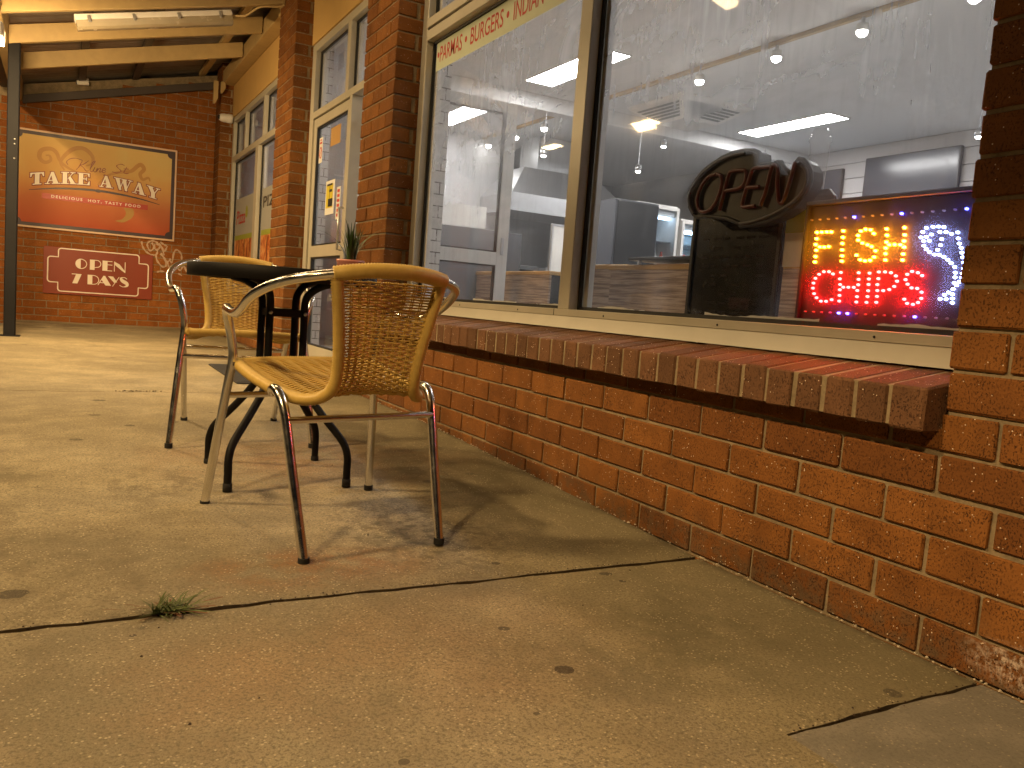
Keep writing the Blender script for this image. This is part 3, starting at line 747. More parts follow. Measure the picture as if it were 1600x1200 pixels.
pane(l1, 3.652, 4.478, 0.237, 0.943, M['glass_far'], 0.19); pane(l1, 3.652, 4.478, 1.037, 1.983, M['glass_far'], 0.19)
hd = MB(); hd.tube([(0.165, 3.60, 0.98), (0.125, 3.60, 0.98), (0.125, 3.60, 1.28), (0.165, 3.60, 1.28)], 0.009, 8); hd.build('handle', M['steel'], l1)
# leaf swung 90 degrees into the shop
l2b = MB(); zb = 0.085; X0, X1, YL = 0.27, 1.13, 2.89
for a, c, d, e in ((X0, X0 + .075, zb, 2.055), (X1 - .085, X1, zb, 2.055), (X0 + .075, X1 - .085, 1.985, 2.055), (X0 + .075, X1 - .085, .945, 1.035), (X0 + .075, X1 - .085, zb, .235)):
    l2b.box(a, c, YL - 0.02, YL + 0.02, d, e, 0.002)
l2 = l2b.build('door_leaf', M['alu_white'], shop); tag(l2, 'glass door leaf swung open inside the shop')
g2 = MB()
for z0, z1 in ((1.035, 1.985), (0.235, 0.945)):
    for a, b_, c, d in ((X0 + .075, X0 + .087, z0, z1), (X1 - .097, X1 - .085, z0, z1), (X0 + .087, X1 - .097, z0, z0 + .01), (X0 + .087, X1 - .097, z1 - .01, z1)): g2.box(a, b_, YL - 0.012, YL + 0.012, c, d)
    q = MB(); q.add([(X0 + .076, YL, z0), (X1 - .086, YL, z0), (X1 - .086, YL, z1), (X0 + .076, YL, z1)], [(0, 1, 2, 3)]); q.build('pane', M['glass_far'], l2)
g2.build('gasket', M['gasket'], l2)
lk = MB(); lk.box(X1 - .06, X1 - .035, YL - 0.028, YL - 0.02, 1.02, 1.14, 0.003); lk.build('lock', M['steel'], l2)
# stickers on the shut leaf
M['red_ink'] = simple('red_ink', (0.5, 0.04, 0.03), 0.5); M['black_ink'] = simple('black_ink', (0.02, 0.02, 0.02), 0.5)
M['tan_card'] = simple('tan_card', (0.45, 0.27, 0.10), 0.7); M['yellow'] = simple('yellow_sticker', (0.62, 0.52, 0.05), 0.5)
fd = lambda u, v, d: (0.1885 - d, u, v)
def rect(mb, u0, u1, v0, v1, fn, d=0.0): mb.poly([(u0, v0), (u1, v0), (u1, v1), (u0, v1)], fn, d)
a = MB(); rect(a, 4.36, 4.46, 1.70, 1.90, fd); st1 = a.build('sticker', M['paper'], l1); tag(st1, 'white sticker with a red prohibition ring')
a = MB(); th = [2 * math.pi * i / 24 for i in range(24)]
a.stroke([(4.41 + .035 * math.cos(t), 1.78 + .04 * math.sin(t)) for t in th], 0.012, fd, 0.001, True); a.stroke([(4.385, 1.805), (4.435, 1.755)], 0.01, fd, 0.0014)
rect(a, 4.375, 4.445, 1.85, 1.865, fd, 0.001); rect(a, 4.385, 4.435, 1.875, 1.885, fd, 0.001)
a.build('print', M['red_ink'], st1)
a = MB(); rect(a, 3.88, 4.14, 1.79, 1.93, fd); tag(a.build('sticker', M['tan_card'], l1), 'tan notice high on the door glass')
a = MB(); rect(a, 3.96, 4.2, 1.27, 1.53, fd); s3 = a.build('sticker', M['paper'], l1); tag(s3, 'pale notice holding a yellow sticker')
a = MB(); rect(a, 4.0, 4.18, 1.32, 1.50, fd, .0008); a.build('print', M['yellow'], s3)
a = MB(); rect(a, 4.02, 4.10, 1.44, 1.46, fd, .0014); rect(a, 4.08, 4.09, 1.34, 1.49, fd, .0016); rect(a, 4.0, 4.12, 1.33, 1.39, fd, .0018); rect(a, 4.02, 4.16, 1.49, 1.505, fd, .002); a.build('print', M['black_ink'], s3)
a = MB(); rect(a, 3.80, 3.90, 1.22, 1.46, fd); s4 = a.build('sticker', M['paper'], l1)
tag(s4, 'white strip with red print beside the yellow sticker')
a = MB()
for i in range(6): rect(a, 3.82, 3.88, 1.24 + i * .036, 1.262 + i * .036, fd, .001)
a.build('print', M['red_ink'], s4)

# far window
w3 = MB(); frame_box(w3, 5.252, 8.298, 0.595, 0.66); win3 = w3.build('window', M['alu'], shop); tag(win3, 'far shop window with posters low on the glass')
f3 = MB()
frame_box(f3, 8.23, 8.298, 0.66, 2.68); frame_box(f3, 5.252, 5.32, 0.66, 2.68); frame_box(f3, 5.32, 8.23, 2.15, 2.215); frame_box(f3, 5.32, 8.23, 2.62, 2.68)
frame_box(f3, 6.72, 6.86, 0.66, 2.15)
for y in (7.48, 6.49, 5.85): frame_box(f3, y, y + 0.055, 2.215, 2.62)
f3.build('frame', M['alu'], win3)
bead(win3, 6.86, 8.23, 0.66, 2.15, w=0.05); bead(win3, 5.32, 6.72, 0.66, 2.15, w=0.05)
for a, b_ in ((5.32, 5.85), (5.905, 6.49), (6.545, 7.48), (7.535, 8.23)): bead(win3, a, b_, 2.215, 2.62, w=0.02); pane(win3, a + .002, b_ - .002, 2.217, 2.618, M['glass_far'])
pane(win3, 5.322, 6.718, 0.662, 2.148, M['glass_far']); pane(win3, 6.862, 8.228, 0.662, 2.148, M['glass_far'])
# posters behind the far glass
M['poster_grey'] = simple('grey_poster_film', (0.36, 0.37, 0.36), 0.6, grime=0.05); M['poster_green'] = simple('green_poster_band', (0.30, 0.34, 0.05), 0.6)
def food():
    mt, nt, b, o = new_mat('printed_food_photo'); setp(b, rough=0.5); v = coords(nt)
    n1 = noise(nt, v, 6, 5, 0.7, 1.5)
    c = ramp(nt, n1, [(0.3, (0.12, 0.03, 0.01)), (0.45, (0.40, 0.09, 0.02)), (0.55, (0.62, 0.24, 0.06)), (0.66, (0.70, 0.40, 0.18)), (0.75, (0.25, 0.04, 0.02))])
    nt.links.new(c, b.inputs['Base Color']); return mt
M['food'] = food()
fp_ = lambda u, v, d: (0.2025 - d, u, v)
for y0, y1 in ((6.93, 8.16), (5.39, 6.65)):
    a = MB(); rect(a, y0, y1, 1.27, 1.70, fp_); po = a.build('poster', M['poster_grey'], win3); 
    a = MB(); rect(a, y0, y1, 1.215, 1.27, fp_); a.build('poster_band', M['poster_green'], win3)
    a = MB(); rect(a, y0, y1, 0.70, 1.215, fp_); a.build('poster_photo', M['food'], win3)
    a = MB()
    for i in range(1, 4): rect(a, y0 + (y1 - y0) * i / 4 - .012, y0 + (y1 - y0) * i / 4 + .012, 0.70, 1.215, fp_, .001)
    a.build('poster_divider', M['black_ink'], win3)
fpt = lambda u, v, d: (0.2025 - d, 6.60 - u, 1.50 + v)
a = MB(); put(a, 'PIZZA', 0, 0, 1.05, 0.115, fpt, bold=0.02); a.build('lettering', M['black_ink'], win3)
fpl = lambda u, v, d: (0.2025 - d, 8.10 - u, 1.40 + v)
a = MB(); put(a, 'Pizza', 0, 0, 0.55, 0.16, fpl, bold=0.01, shear=0.2); a.build('lettering', M['banner_red'], win3)
a = MB(); dot(a, 0.62, 0.12, 0.07, fpl); a.build('lettering', M['poster_green'], win3)

# fascia boards over the windows, and the upper wall
for y0, y1 in ((2.80, 4.66), (5.25, 8.30), (-1.195, 2.245)):
    b = MB(); n = max(1, round((y1 - y0) / 1.2))
    for i in range(n):
        a0 = y0 + (y1 - y0) * i / n; a1 = y0 + (y1 - y0) * (i + 1) / n
        b.box(0.14, 0.235, a0 + 0.001, a1 - 0.001, 2.664 + (0.018 if y0 > 5 else 0), 3.30, 0.001)
    b.build('fascia_board', M['fascia'], shop)

# ------------------------------------------------------------------ verandah
ver = thing('verandah', 'cream timber verandah roof with sloping rafters over the path', 'verandah', (0, 0, 0))
def rafter_fn(p): return (p[0], p[1], p[2] + 3.075 + 0.265 * p[0])
for y in (-3.3, -2.35, -1.4, -0.5, 0.43, 1.36, 2.29, 3.22, 4.15, 5.08, 6.01, 6.99):
    b = MB(); b.box(-2.04, 0.0, y, y + 0.05, 0.0, 0.15, 0.003, fn=rafter_fn); b.build('rafter', M['timber'], ver)
for x, mt_ in ((-1.50, 'dark_trim'), (-0.95, 'dark_trim'), (-0.22, 'timber')):
    b = MB(); b.box(x, x + 0.075, -4, 8.60, 0.1505, 0.20, 0.003, fn=rafter_fn); b.build('purlin', M[mt_], ver)
for y0, y1 in ((-1.19, 2.24), (2.805, 4.655), (5.255, 8.295)):
    b = MB(); b.box(0.012, 0.138, y0, y1, 3.055, 3.21, 0.004); b.build('ledger_beam', M['timber'], ver)
b = MB(); b.box(-2.13, -2.042, -4, 8.62, 2.53, 2.76, 0.004); b.build('eave_beam', M['timber'], ver)
rs = MB(); n = 520; vs = []; Y0, Y1 = -4.0, 8.9
for i in range(n + 1):
    y = Y0 + (Y1 - Y0) * i / n; dz = 0.009 * math.sin(2 * math.pi * y / 0.25) + 0.004 * math.sin(2 * math.pi * y / 0.083)
    for x in (-2.25, 0.3): vs.append((x, y, 3.075 + 0.265 * x + 0.216 + dz))
rs.add(vs, [(2 * i, 2 * i + 1, 2 * i + 3, 2 * i + 2) for i in range(n)], 0.5, True); rs.build('roof_sheet', M['roof'], ver)
b = MB(); b.box(-2.04, 0.0, 8.56, 8.60, -0.03, 0.06, 0.003, fn=rafter_fn); b.build('barge_board', M['dark_trim'], ver)
b = MB(); b.box(-2.26, -2.14, -4, 8.9, 2.66, 2.76, 0.01); b.build('gutter', M['dark_trim'], ver)
for x, lo in ((-0.10, 2.80), (-0.02, 2.93)):
    b = MB(); b.add([(x, 8.2, 3.06), (x + .05, 8.2, 3.06), (x + .05, 8.2, lo + .06), (x + .02, 8.2, lo), (x, 8.2, lo), (x, 8.25, 3.06), (x + .05, 8.25, 3.06), (x + .05, 8.25, lo + .06), (x + .02, 8.25, lo), (x, 8.25, lo)],
        [(0, 1, 2, 3, 4), (9, 8, 7, 6, 5)] + [(i, (i + 1) % 5, 5 + (i + 1) % 5, 5 + i) for i in range(5)]); b.build('timber_bracket', M['timber'], ver)
b = MB(); b.box(-2.045, -1.955, 6.02, 6.11, 0.08, 2.60, 0.008); po = b.build('post', M['post'], ver); tag(po, 'charcoal square steel post')
b = MB(); b.box(-2.08, -1.92, 5.985, 6.145, 0.082, 0.096, 0.002); b.build('base_plate', M['post'], po)
b = MB()
for z in (1.72, 1.76, 1.60): b.lathe([(0.0, 0), (0.007, 0), (0.007, 0.006), (0, 0.006)], (-1.985, 6.013, z), 8, 'y')
b.build('bolt', M['steel'], po)
b = MB(); b.box(-2.045, -1.955, -3.6, -3.51, 0.0, 2.60, 0.008); b.build('post', M['post'], ver)

# ------------------------------------------------------------------ fittings under the verandah
M['diffuser'] = simple('yellowed_clear_diffuser', (0.34, 0.29, 0.20), 0.25, grime=0.25, scale=8, spec=0.8)
bt_ = thing('batten_light', 'long unlit fluorescent batten light in a clear cover under the rafters', 'batten light', (-0.98, 5.27, 2.775), (0, -math.atan(0.265), 0))
b = MB(); b.box(-0.60, 0.60, -0.065, 0.065, 0.0, 0.045, 0.006); b.build('housing', M['white_plastic'], bt_)
b = MB(); prof = [(-.062, -.001), (-.055, -.05), (-.03, -.066), (.03, -.066), (.055, -.05), (.062, -.001)]
b.add([(-0.595, y, z) for y, z in prof] + [(0.595, y, z) for y, z in prof], [tuple(range(6)), tuple(range(11, 5, -1))] + [(i, (i + 1) % 6, 6 + (i + 1) % 6, 6 + i) for i in range(6)]); b.build('cover', M['diffuser'], bt_)
for x in (-0.5, -0.17, 0.17, 0.5):
    b = MB(); b.box(x - .012, x + .012, -0.071, -0.0655, -0.02, 0.03, 0.002); b.build('clip', M['steel'], bt_)
cb = MB(); cb.tube(bez([(-0.40, 5.24, 2.93), (-0.30, 5.18, 2.94), (-0.2, 5.10, 3.01), (-0.05, 5.07, 3.04), (-0.01, 5.06, 3.06)]), 0.009, 8)
tag(cb.build('power_cable', M['timber']), 'cream cable running from the batten light to the wall beam', 'cable')
dc = thing('dome_camera', 'white dome security camera on the far fascia corner', 'security camera', (0.115, 8.26, 2.66))
b = MB(); b.lathe([(0.0, 0.02), (0.05, 0.02), (0.055, 0.0), (0.055, -0.03), (0.05, -0.05)], (0, 0, 0), 20, 'x'); b.build('base', M['white_plastic'], dc)
b = MB(); b.lathe([(0.05, -0.05), (0.052, -0.08), (0.046, -0.11), (0.03, -0.135), (0.028, -0.135)], (0, 0, 0), 20, 'x'); b.build('housing', M['white_plastic'], dc)
b = MB(); b.lathe([(0.028, -0.132), (0.024, -0.145), (0.012, -0.155), (0.0, -0.157)], (0, -0.01, 0), 16, 'x'); b.build('lens', M['black_plastic'], dc)
sc_ = thing('eave_camera', 'small white security camera hanging at the top of the end wall', 'security camera', (-1.43, 8.50, 2.83))
b = MB(); b.lathe([(0.0, 0), (0.03, 0), (0.03, -0.015), (0.012, -0.02), (0.012, -0.06)], (0, 0, 0.05), 12); b.build('mount', M['white_plastic'], sc_)
b = MB(); b.tube([(-0.09, -0.02, -0.02), (0.03, -0.01, 0.0)], 0.027, 12); b.build('body', M['white_plastic'], sc_)
b = MB(); b.tube([(-0.095, -0.021, -0.021), (-0.089, -0.02, -0.02)], 0.02, 12); b.build('lens', M['black_plastic'], sc_)

# ------------------------------------------------------------------ signs on the end wall
def print_mat():
    mt, nt, b, o = new_mat('sunset_sign_print'); setp(b, rough=0.6, spec=0.2)
    tc = nt.nodes.new('ShaderNodeTexCoord'); sep = node(nt, 'ShaderNodeSeparateXYZ'); nt.links.new(tc.outputs['Object'], sep.inputs[0])
    z = mathn(nt, 'DIVIDE', sep.outputs[2], 1.1)
    w_ = mathn(nt, 'MULTIPLY', mathn(nt, 'SUBTRACT', noise(nt, tc.outputs['Object'], 2.5, 3), 0.5), 0.15)
    c = ramp(nt, mathn(nt, 'ADD', z, w_), [(0.05, (0.38, 0.075, 0.03)), (0.32, (0.46, 0.15, 0.06)), (0.55, (0.58, 0.32, 0.11)), (0.95, (0.64, 0.44, 0.17))])
    g = ramp(nt, noise(nt, tc.outputs['Object'], 1.6, 4, 0.6, 0.5), [(0.45, 0.0), (0.7, 0.55)])
    c = mix(nt, mathn(nt, 'MULTIPLY', g, ramp(nt, z, [(0.4, 0.0), (0.7, 1.0)])), c, (0.60, 0.52, 0.22))
    nt.links.new(c, b.inputs['Base Color']); return mt
M['sign_print'] = print_mat()
M['sign_dark'] = simple('dark_plum_ink', (0.035, 0.018, 0.028), 0.4); M['sign_rim'] = simple('sign_rim', (0.62, 0.42, 0.28), 0.4)
M['sign_white'] = simple('cream_white_ink', (0.78, 0.70, 0.60), 0.4); M['sign_red'] = simple('sign_red_ink', (0.42, 0.035, 0.015), 0.4); M['sign_deep'] = simple('deep_red_sign_paint', (0.22, 0.028, 0.006), 0.45); M['sign_maroon'] = simple('maroon_ink', (0.20, 0.02, 0.01), 0.4)
M['flourish'] = simple('tan_flourish_ink', (0.44, 0.22, 0.05), 0.5); M['chilli'] = simple('olive_chilli_ink', (0.36, 0.20, 0.04), 0.5)
SX0, SX1, SZ0, SZ1, SY = -2.145, -0.425, 1.155, 2.25, 8.628
bs = thing('takeaway_sign', 'large orange sign reading TAKE AWAY on the end wall', 'sign', (0, SY, 0))
b = MB(); b.box(SX0, SX1, 0, 0.018, SZ0, SZ1, 0.003); b.build('board', M['sign_rim'], bs)
fs_ = lambda u, v, d: (u, -0.0015 - d, v)
b = MB(); rect(b, SX0 + .022, SX1 - .022, SZ0 + .022, SZ1 - .022, fs_, 0); b.build('border', M['sign_dark'], bs)
b = MB(); x0, x1, z0, z1, q = SX0 + .06, SX1 - .06, SZ0 + .06, SZ1 - .06, 0.05
pts = []
for cx, cz, a0 in ((x0, z0, 90), (x0, z1, 0), (x1, z1, 270), (x1, z0, 180)):
    arc = [(cx + q * math.cos(R(a0 - 90 * i / 6)), cz + q * math.sin(R(a0 - 90 * i / 6))) for i in range(7)]
    pts += arc if True else arc
# scooped corners: arcs are centred on the corners
pts = []
for cx, cz, s0, s1 in ((x0, z0, 0, 90), (x0, z1, 270, 360), (x1, z1, 180, 270), (x1, z0, 90, 180)):
    pts += [(cx + q * math.cos(R(s0 + (s1 - s0) * i / 6)), cz + q * math.sin(R(s0 + (s1 - s0) * i / 6))) for i in range(7)]
b.poly(pts, lambda u, v, d: (u, -d, v - 1.155), 0.0)
po = b.build('print_panel', M['sign_print'], bs); po.location = (0, -0.0025, 1.155)
fs2 = lambda u, v, d: (u, -0.0035 - d, v)
b = MB()
SP = [[(-1.45, 1.83), (-1.56, 1.86), (-1.66, 1.93), (-1.70, 2.02), (-1.76, 2.06), (-1.85, 2.03), (-1.87, 1.95), (-1.82, 1.90), (-1.76, 1.93), (-1.77, 1.98), (-1.81, 1.98)],
      [(-1.62, 1.84), (-1.66, 1.92), (-1.61, 2.02), (-1.52, 2.10), (-1.42, 2.11), (-1.34, 2.04), (-1.34, 1.96), (-1.40, 1.92)],
      [(-1.28, 1.72), (-1.18, 1.84), (-1.05, 1.90), (-0.93, 1.93), (-0.86, 2.0), (-0.82, 2.02), (-0.79, 1.97), (-0.83, 1.91), (-0.80, 1.85), (-0.74, 1.88), (-0.72, 1.84)]]
for i, st in enumerate(SP):
    p = bez2(st, 6); n = len(p); b.stroke(p, [0.012 + 0.034 * math.sin(math.pi * min(1, (j + 2) / (n + 2))) for j in range(n)], fs2, i * .0003)
b.build('flourish', M['flourish'], bs)
b = MB(); p = bez2([(-0.98, 1.52), (-0.93, 1.46), (-0.94, 1.40), (-1.0, 1.34), (-1.08, 1.33)], 6); b.stroke(p, [0.05, .06, .07, .08, .085, .09, .09, .09, .09, .088, .085, .08, .075, .07, .06, .055, .05, .045, .04, .035, .03, .025, .02, .01, .004][:len(p)], fs2, .0002); b.build('chilli_print', M['chilli'], bs)
# serif capitals, unit boxes
GL = {
 'T': (1.0, [[(0.33, 0.0), (0.67, 0.0), (0.67, 1.0), (0.33, 1.0)], [(0, 0.88), (1, 0.88), (1, 1), (0, 1)], [(0, 0.66), (0.07, 0.66), (0.16, 0.9), (0, 0.9)], [(0.93, 0.66), (1, 0.66), (1, 0.9), (0.84, 0.9)], [(0.18, 0), (0.82, 0), (0.82, 0.08), (0.18, 0.08)]]),
 'A': (1.12, [[(0.12, 0.0), (0.20, 0.0), (0.54, 0.86), (0.46, 0.98)], [(0.62, 0.0), (1.02, 0.0), (0.64, 1.0), (0.42, 1.0)], [(0.22, 0.26), (0.74, 0.26), (0.74, 0.34), (0.24, 0.34)], [(0, 0), (0.36, 0), (0.36, 0.07), (0, 0.07)], [(0.52, 0), (1.14, 0), (1.14, 0.07), (0.52, 0.07)]]),
 'K': (1.15, [[(0.14, 0), (0.46, 0), (0.46, 1), (0.14, 1)], [(0.46, 0.38), (0.56, 0.46), (0.96, 0.96), (0.86, 0.96)], [(0.54, 0.52), (0.70, 0.66), (1.12, 0.0), (0.76, 0.0)], [(0, 0), (0.60, 0), (0.60, 0.07), (0, 0.07)], [(0, 0.93), (0.60, 0.93), (0.60, 1), (0, 1)], [(0.70, 0.93), (1.08, 0.93), (1.08, 1), (0.70, 1)], [(0.66, 0), (1.18, 0), (1.18, 0.07), (0.66, 0.07)]]),
 'E': (1.0, [[(0.12, 0), (0.46, 0), (0.46, 1), (0.12, 1)], [(0, 0.93), (0.94, 0.93), (0.94, 1), (0, 1)], [(0, 0), (0.96, 0), (0.96, 0.07), (0, 0.07)], [(0.46, 0.47), (0.72, 0.47), (0.72, 0.55), (0.46, 0.55)], [(0.88, 0.68), (0.94, 0.68), (0.94, 1), (0.76, 1)], [(0.90, 0.34), (0.96, 0.34), (0.96, 0), (0.74, 0)], [(0.68, 0.36), (0.74, 0.36), (0.74, 0.66), (0.68, 0.66)]]),
 'W': (1.5, [[(0.10, 1), (0.46, 1), (0.64, 0.0), (0.44, 0.0)], [(0.44, 0), (0.52, 0), (0.84, 0.95), (0.76, 0.95)], [(0.66, 1), (1.02, 1), (1.12, 0), (0.94, 0)], [(0.94, 0), (1.02, 0), (1.40, 0.95), (1.32, 0.95)], [(0, 0.93), (0.58, 0.93), (0.58, 1), (0, 1)], [(0.60, 0.93), (1.10, 0.93), (1.10, 1), (0.60, 1)], [(1.18, 0.93), (1.54, 0.93), (1.54, 1), (1.18, 1)]]),
 'Y': (1.12, [[(0.38, 0), (0.72, 0), (0.72, 0.5), (0.38, 0.5)], [(0.08, 1), (0.46, 1), (0.72, 0.48), (0.38, 0.44)], [(0.62, 0.46), (0.72, 0.46), (1.02, 0.97), (0.92, 0.97)], [(0, 0.93), (0.58, 0.93), (0.58, 1), (0, 1)], [(0.76, 0.93), (1.16, 0.93), (1.16, 1), (0.76, 1)], [(0.22, 0), (0.88, 0), (0.88, 0.07), (0.22, 0.07)]]),
}
def off(p, k):
    ar = sum(p[i][0] * p[(i + 1) % len(p)][1] - p[(i + 1) % len(p)][0] * p[i][1] for i in range(len(p)))
    if ar < 0: p = p[::-1]
    n = len(p); out = []
    for i in range(n):
        a, c, d = p[i - 1], p[i], p[(i + 1) % n]
        e1 = Vector((c[0] - a[0], c[1] - a[1])).normalized(); e2 = Vector((d[0] - c[0], d[1] - c[1])).normalized()
        n1 = Vector((e1.y, -e1.x)); n2 = Vector((e2.y, -e2.x)); mm = (n1 + n2); mm = mm.normalized() / max(0.5, mm.normalized().dot(n1))
        out.append((c[0] + mm.x * k, c[1] + mm.y * k))
    return out
arch = lambda x: 1.705 - 0.072 * ((x + 1.28) / 0.65) ** 2
def put_serif(word, xa, xb, h):
    tot = sum(GL[c][0] for c in word) + 0.06 * (len(word) - 1); sc = (xb - xa) / tot
    x = xa; wm_, om = [], []
    i = 0
    for ch in word:
        w_, polys = GL[ch]
        for p in polys:
            f = lambda u, v: (x + u * sc, arch(x + w_ * sc / 2) + (u * sc - w_ * sc / 2) * -0.072 * 2 * ((x + w_ * sc / 2) + 1.28) / 0.4225 + v * h)
            q_ = [f(u, v) for u, v in p]; wm_.append(q_); om.append(off(q_, 0.009))
        x += (w_ + 0.06) * sc
    return wm_, om
a = MB(); o_ = MB(); i = 0
for wd, xa, xb in (('TAKE', -1.955, -1.355), ('AWAY', -1.262, -0.61)):
    ws, os_ = put_serif(wd, xa, xb, 0.134)
    for p, q_ in zip(ws, os_): a.poly(p, fs2, 0.0085 + i * 0.0001); o_.poly(q_, fs2, 0.003 + i * 0.0001); i += 1
o_.build('letter_outline', M['sign_maroon'], bs); a.build('lettering', M['sign_white'], bs)
b = MB(); p = [(-1.965 + 1.36 * i / 30, arch(-1.965 + 1.36 * i / 30) - 0.05) for i in range(31)]
b.stroke(p, [0.006 + 0.02 * math.sin(math.pi * i / 30) for i in range(31)], fs2, .001)
th = [2 * math.pi * i / 20 for i in range(20)]; b.stroke([(-1.27 + .03 * math.cos(t), 1.653 + .014 * math.sin(t)) for t in th], 0.01, fs2, .0015, True); b.build('underline', M['sign_dark'], bs)
b = MB(); rect(b, -1.835, -0.735, 1.497, 1.557, fs2, .001); b.build('ribbon', M['sign_red'], bs)
b = MB(); put(b, 'DELICIOUS  HOT, TASTY FOOD', -1.745, 1.510, 0.93, 0.036, fs2, 0.002, bold=0.02, space=1.4); b.build('lettering', M['sign_white'], bs)
# script line
b = MB(); K = [[(-1.585, 1.905), (-1.60, 1.94), (-1.56, 1.98), (-1.50, 1.992), (-1.44, 1.978)], [(-1.44, 1.975), (-1.475, 1.90), (-1.50, 1.865)], [(-1.375, 1.985), (-1.43, 1.935), (-1.46, 1.925), (-1.43, 1.90), (-1.40, 1.865), (-1.375, 1.87)],
     [(-1.36, 1.89), (-1.31, 1.985), (-1.335, 1.97), (-1.36, 1.88), (-1.335, 1.87), (-1.31, 1.92), (-1.325, 1.875), (-1.30, 1.87), (-1.285, 1.915), (-1.295, 1.872), (-1.27, 1.91), (-1.25, 1.915), (-1.262, 1.872), (-1.24, 1.88)],
     [(-1.235, 1.892), (-1.20, 1.905), (-1.21, 1.922), (-1.235, 1.90), (-1.225, 1.872), (-1.195, 1.885)],
     [(-1.00, 1.985), (-1.04, 1.995), (-1.085, 1.97), (-1.06, 1.94), (-1.035, 1.915), (-1.075, 1.888), (-1.13, 1.895)], [(-0.975, 1.97), (-1.005, 1.905), (-0.985, 1.893), (-0.95, 1.905)], [(-1.01, 1.945), (-0.955, 1.95)]]
for i, st in enumerate(K):
    p = bez2(st, 6); b.stroke(p, [0.005 + 0.004 * abs(math.sin(j * .35)) for j in range(len(p))], fs2, .002 + i * .0002)
b.build('lettering', M['sign_maroon'], bs)

os2 = thing('opening_days_sign', 'small dark red sign reading OPEN 7 DAYS below the large sign', 'sign', (0, SY, 0))
b = MB(); b.box(-1.81, -0.655, 0.008, 0.018, 0.425, 0.965, 0.002); b.build('board', M['sign_deep'], os2)
f7 = lambda u, v, d: (u, 0.006 - d, v)
def cut(u0, u1, v0, v1, cu, cv, r):
    """notched plaque outline with rounded outer corners"""
    out = []
    def arc(cx, cy, a0, a1):
        for i in range(5): out.append((cx + r * math.cos(R(a0 + (a1 - a0) * i / 4)), cy + r * math.sin(R(a0 + (a1 - a0) * i / 4))))
    arc(u0 + cu + r, v1 - r, 180, 90); arc(u1 - cu - r, v1 - r, 90, 0); out.append((u1 - cu, v1 - cv)); arc(u1 - r, v1 - cv - r, 90, 0); arc(u1 - r, v0 + cv + r, 0, -90); out.append((u1 - cu, v0 + cv))
    arc(u1 - cu - r, v0 + r, 0, -90); arc(u0 + cu + r, v0 + r, 270, 180); out.append((u0 + cu, v0 + cv)); arc(u0 + r, v0 + cv + r, 270, 180); arc(u0 + r, v1 - cv - r, 180, 90); out.append((u0 + cu, v1 - cv))
    return out
b = MB(); b.stroke(cut(-1.765, -0.705, 0.459, 0.951, 0.105, 0.10, 0.03), 0.013, f7, 0, True); b.build('border', M['sign_white'], os2)
b = MB()
def semi(cx, cy, rx, ry, a0, a1, n=12): return [(cx + rx * math.cos(R(a0 + (a1 - a0) * i / n)), cy + ry * math.sin(R(a0 + (a1 - a0) * i / n))) for i in range(n + 1)]
Z1, H1 = 0.733, 0.118; Z2, H2 = 0.560, 0.112; t_ = 0.008
# O P E N
cx, cy = -1.425, Z1 + H1 / 2
b.poly(semi(cx - .005, cy, .055, H1 / 2, 90, 270), f7, .0002); b.stroke(semi(cx - .005, cy, .062, H1 / 2 - t_ / 2, 90, -90), t_, f7, .0004)
rect(b, -1.335, -1.285, Z1, Z1 + H1, f7, .0002); b.stroke([(-1.285, Z1 + H1 - .004)] + semi(-1.262, Z1 + H1 * .62, .042, H1 * .38 - .004, 90, -90) + [(-1.285, Z1 + H1 * .24)], t_, f7, .0004)
rect(b, -1.203, -1.15, Z1, Z1 + H1, f7, .0002)
for v in (.004, H1 * .62, H1 - .004): b.stroke([(-1.15, Z1 + v), (-1.098, Z1 + v)], t_, f7, .0004)
b.stroke([(-1.075, Z1), (-1.075, Z1 + H1)], t_, f7, .0002); b.poly([(-1.079, Z1 + H1), (-1.02, Z1 + H1 * .75), (-0.958, Z1 + .01), (-0.958, Z1 - .01), (-1.0, Z1 + .02), (-1.079, Z1 + H1 * .72)], f7, .0004); b.stroke([(-0.96, Z1 - .005), (-0.96, Z1 + H1)], t_, f7, .0006)
# 7 D A Y S
b.stroke([(-1.52, Z2 + H2 - .004), (-1.425, Z2 + H2 - .004)], t_ + .001, f7, .0002); b.poly([(-1.475, Z2 + H2 - .006), (-1.418, Z2 + H2), (-1.46, Z2), (-1.512, Z2)], f7, .0004)
rect(b, -1.355, -1.305, Z2, Z2 + H2, f7, .0002); b.stroke([(-1.305, Z2 + H2 - .004)] + semi(-1.295, Z2 + H2 / 2, .058, H2 / 2 - .004, 90, -90) + [(-1.305, Z2 + .004)], t_, f7, .0004)
b.stroke([(-1.245, Z2), (-1.185, Z2 + H2)], t_, f7, .0002); b.poly([(-1.188, Z2 + H2), (-1.172, Z2 + H2), (-1.105, Z2), (-1.165, Z2), (-1.212, Z2 + H2 * .62)], f7, .0004); b.stroke([(-1.23, Z2 + .03), (-1.15, Z2 + .03)], t_, f7, .0006)
b.poly([(-1.14, Z2 + H2), (-1.085, Z2 + H2), (-1.04, Z2 + H2 * .42), (-1.075, Z2 + H2 * .36)], f7, .0008); b.stroke([(-1.02, Z2 + H2), (-1.09, Z2 - .005)], t_, f7, .001)
p = bez2([(-0.935, Z2 + H2 * .84), (-0.965, Z2 + H2 * .98), (-1.0, Z2 + H2 * .88), (-0.985, Z2 + H2 * .62), (-0.94, Z2 + H2 * .38), (-0.935, Z2 + H2 * .12), (-0.975, Z2 - .002), (-1.015, Z2 + H2 * .12)], 6)
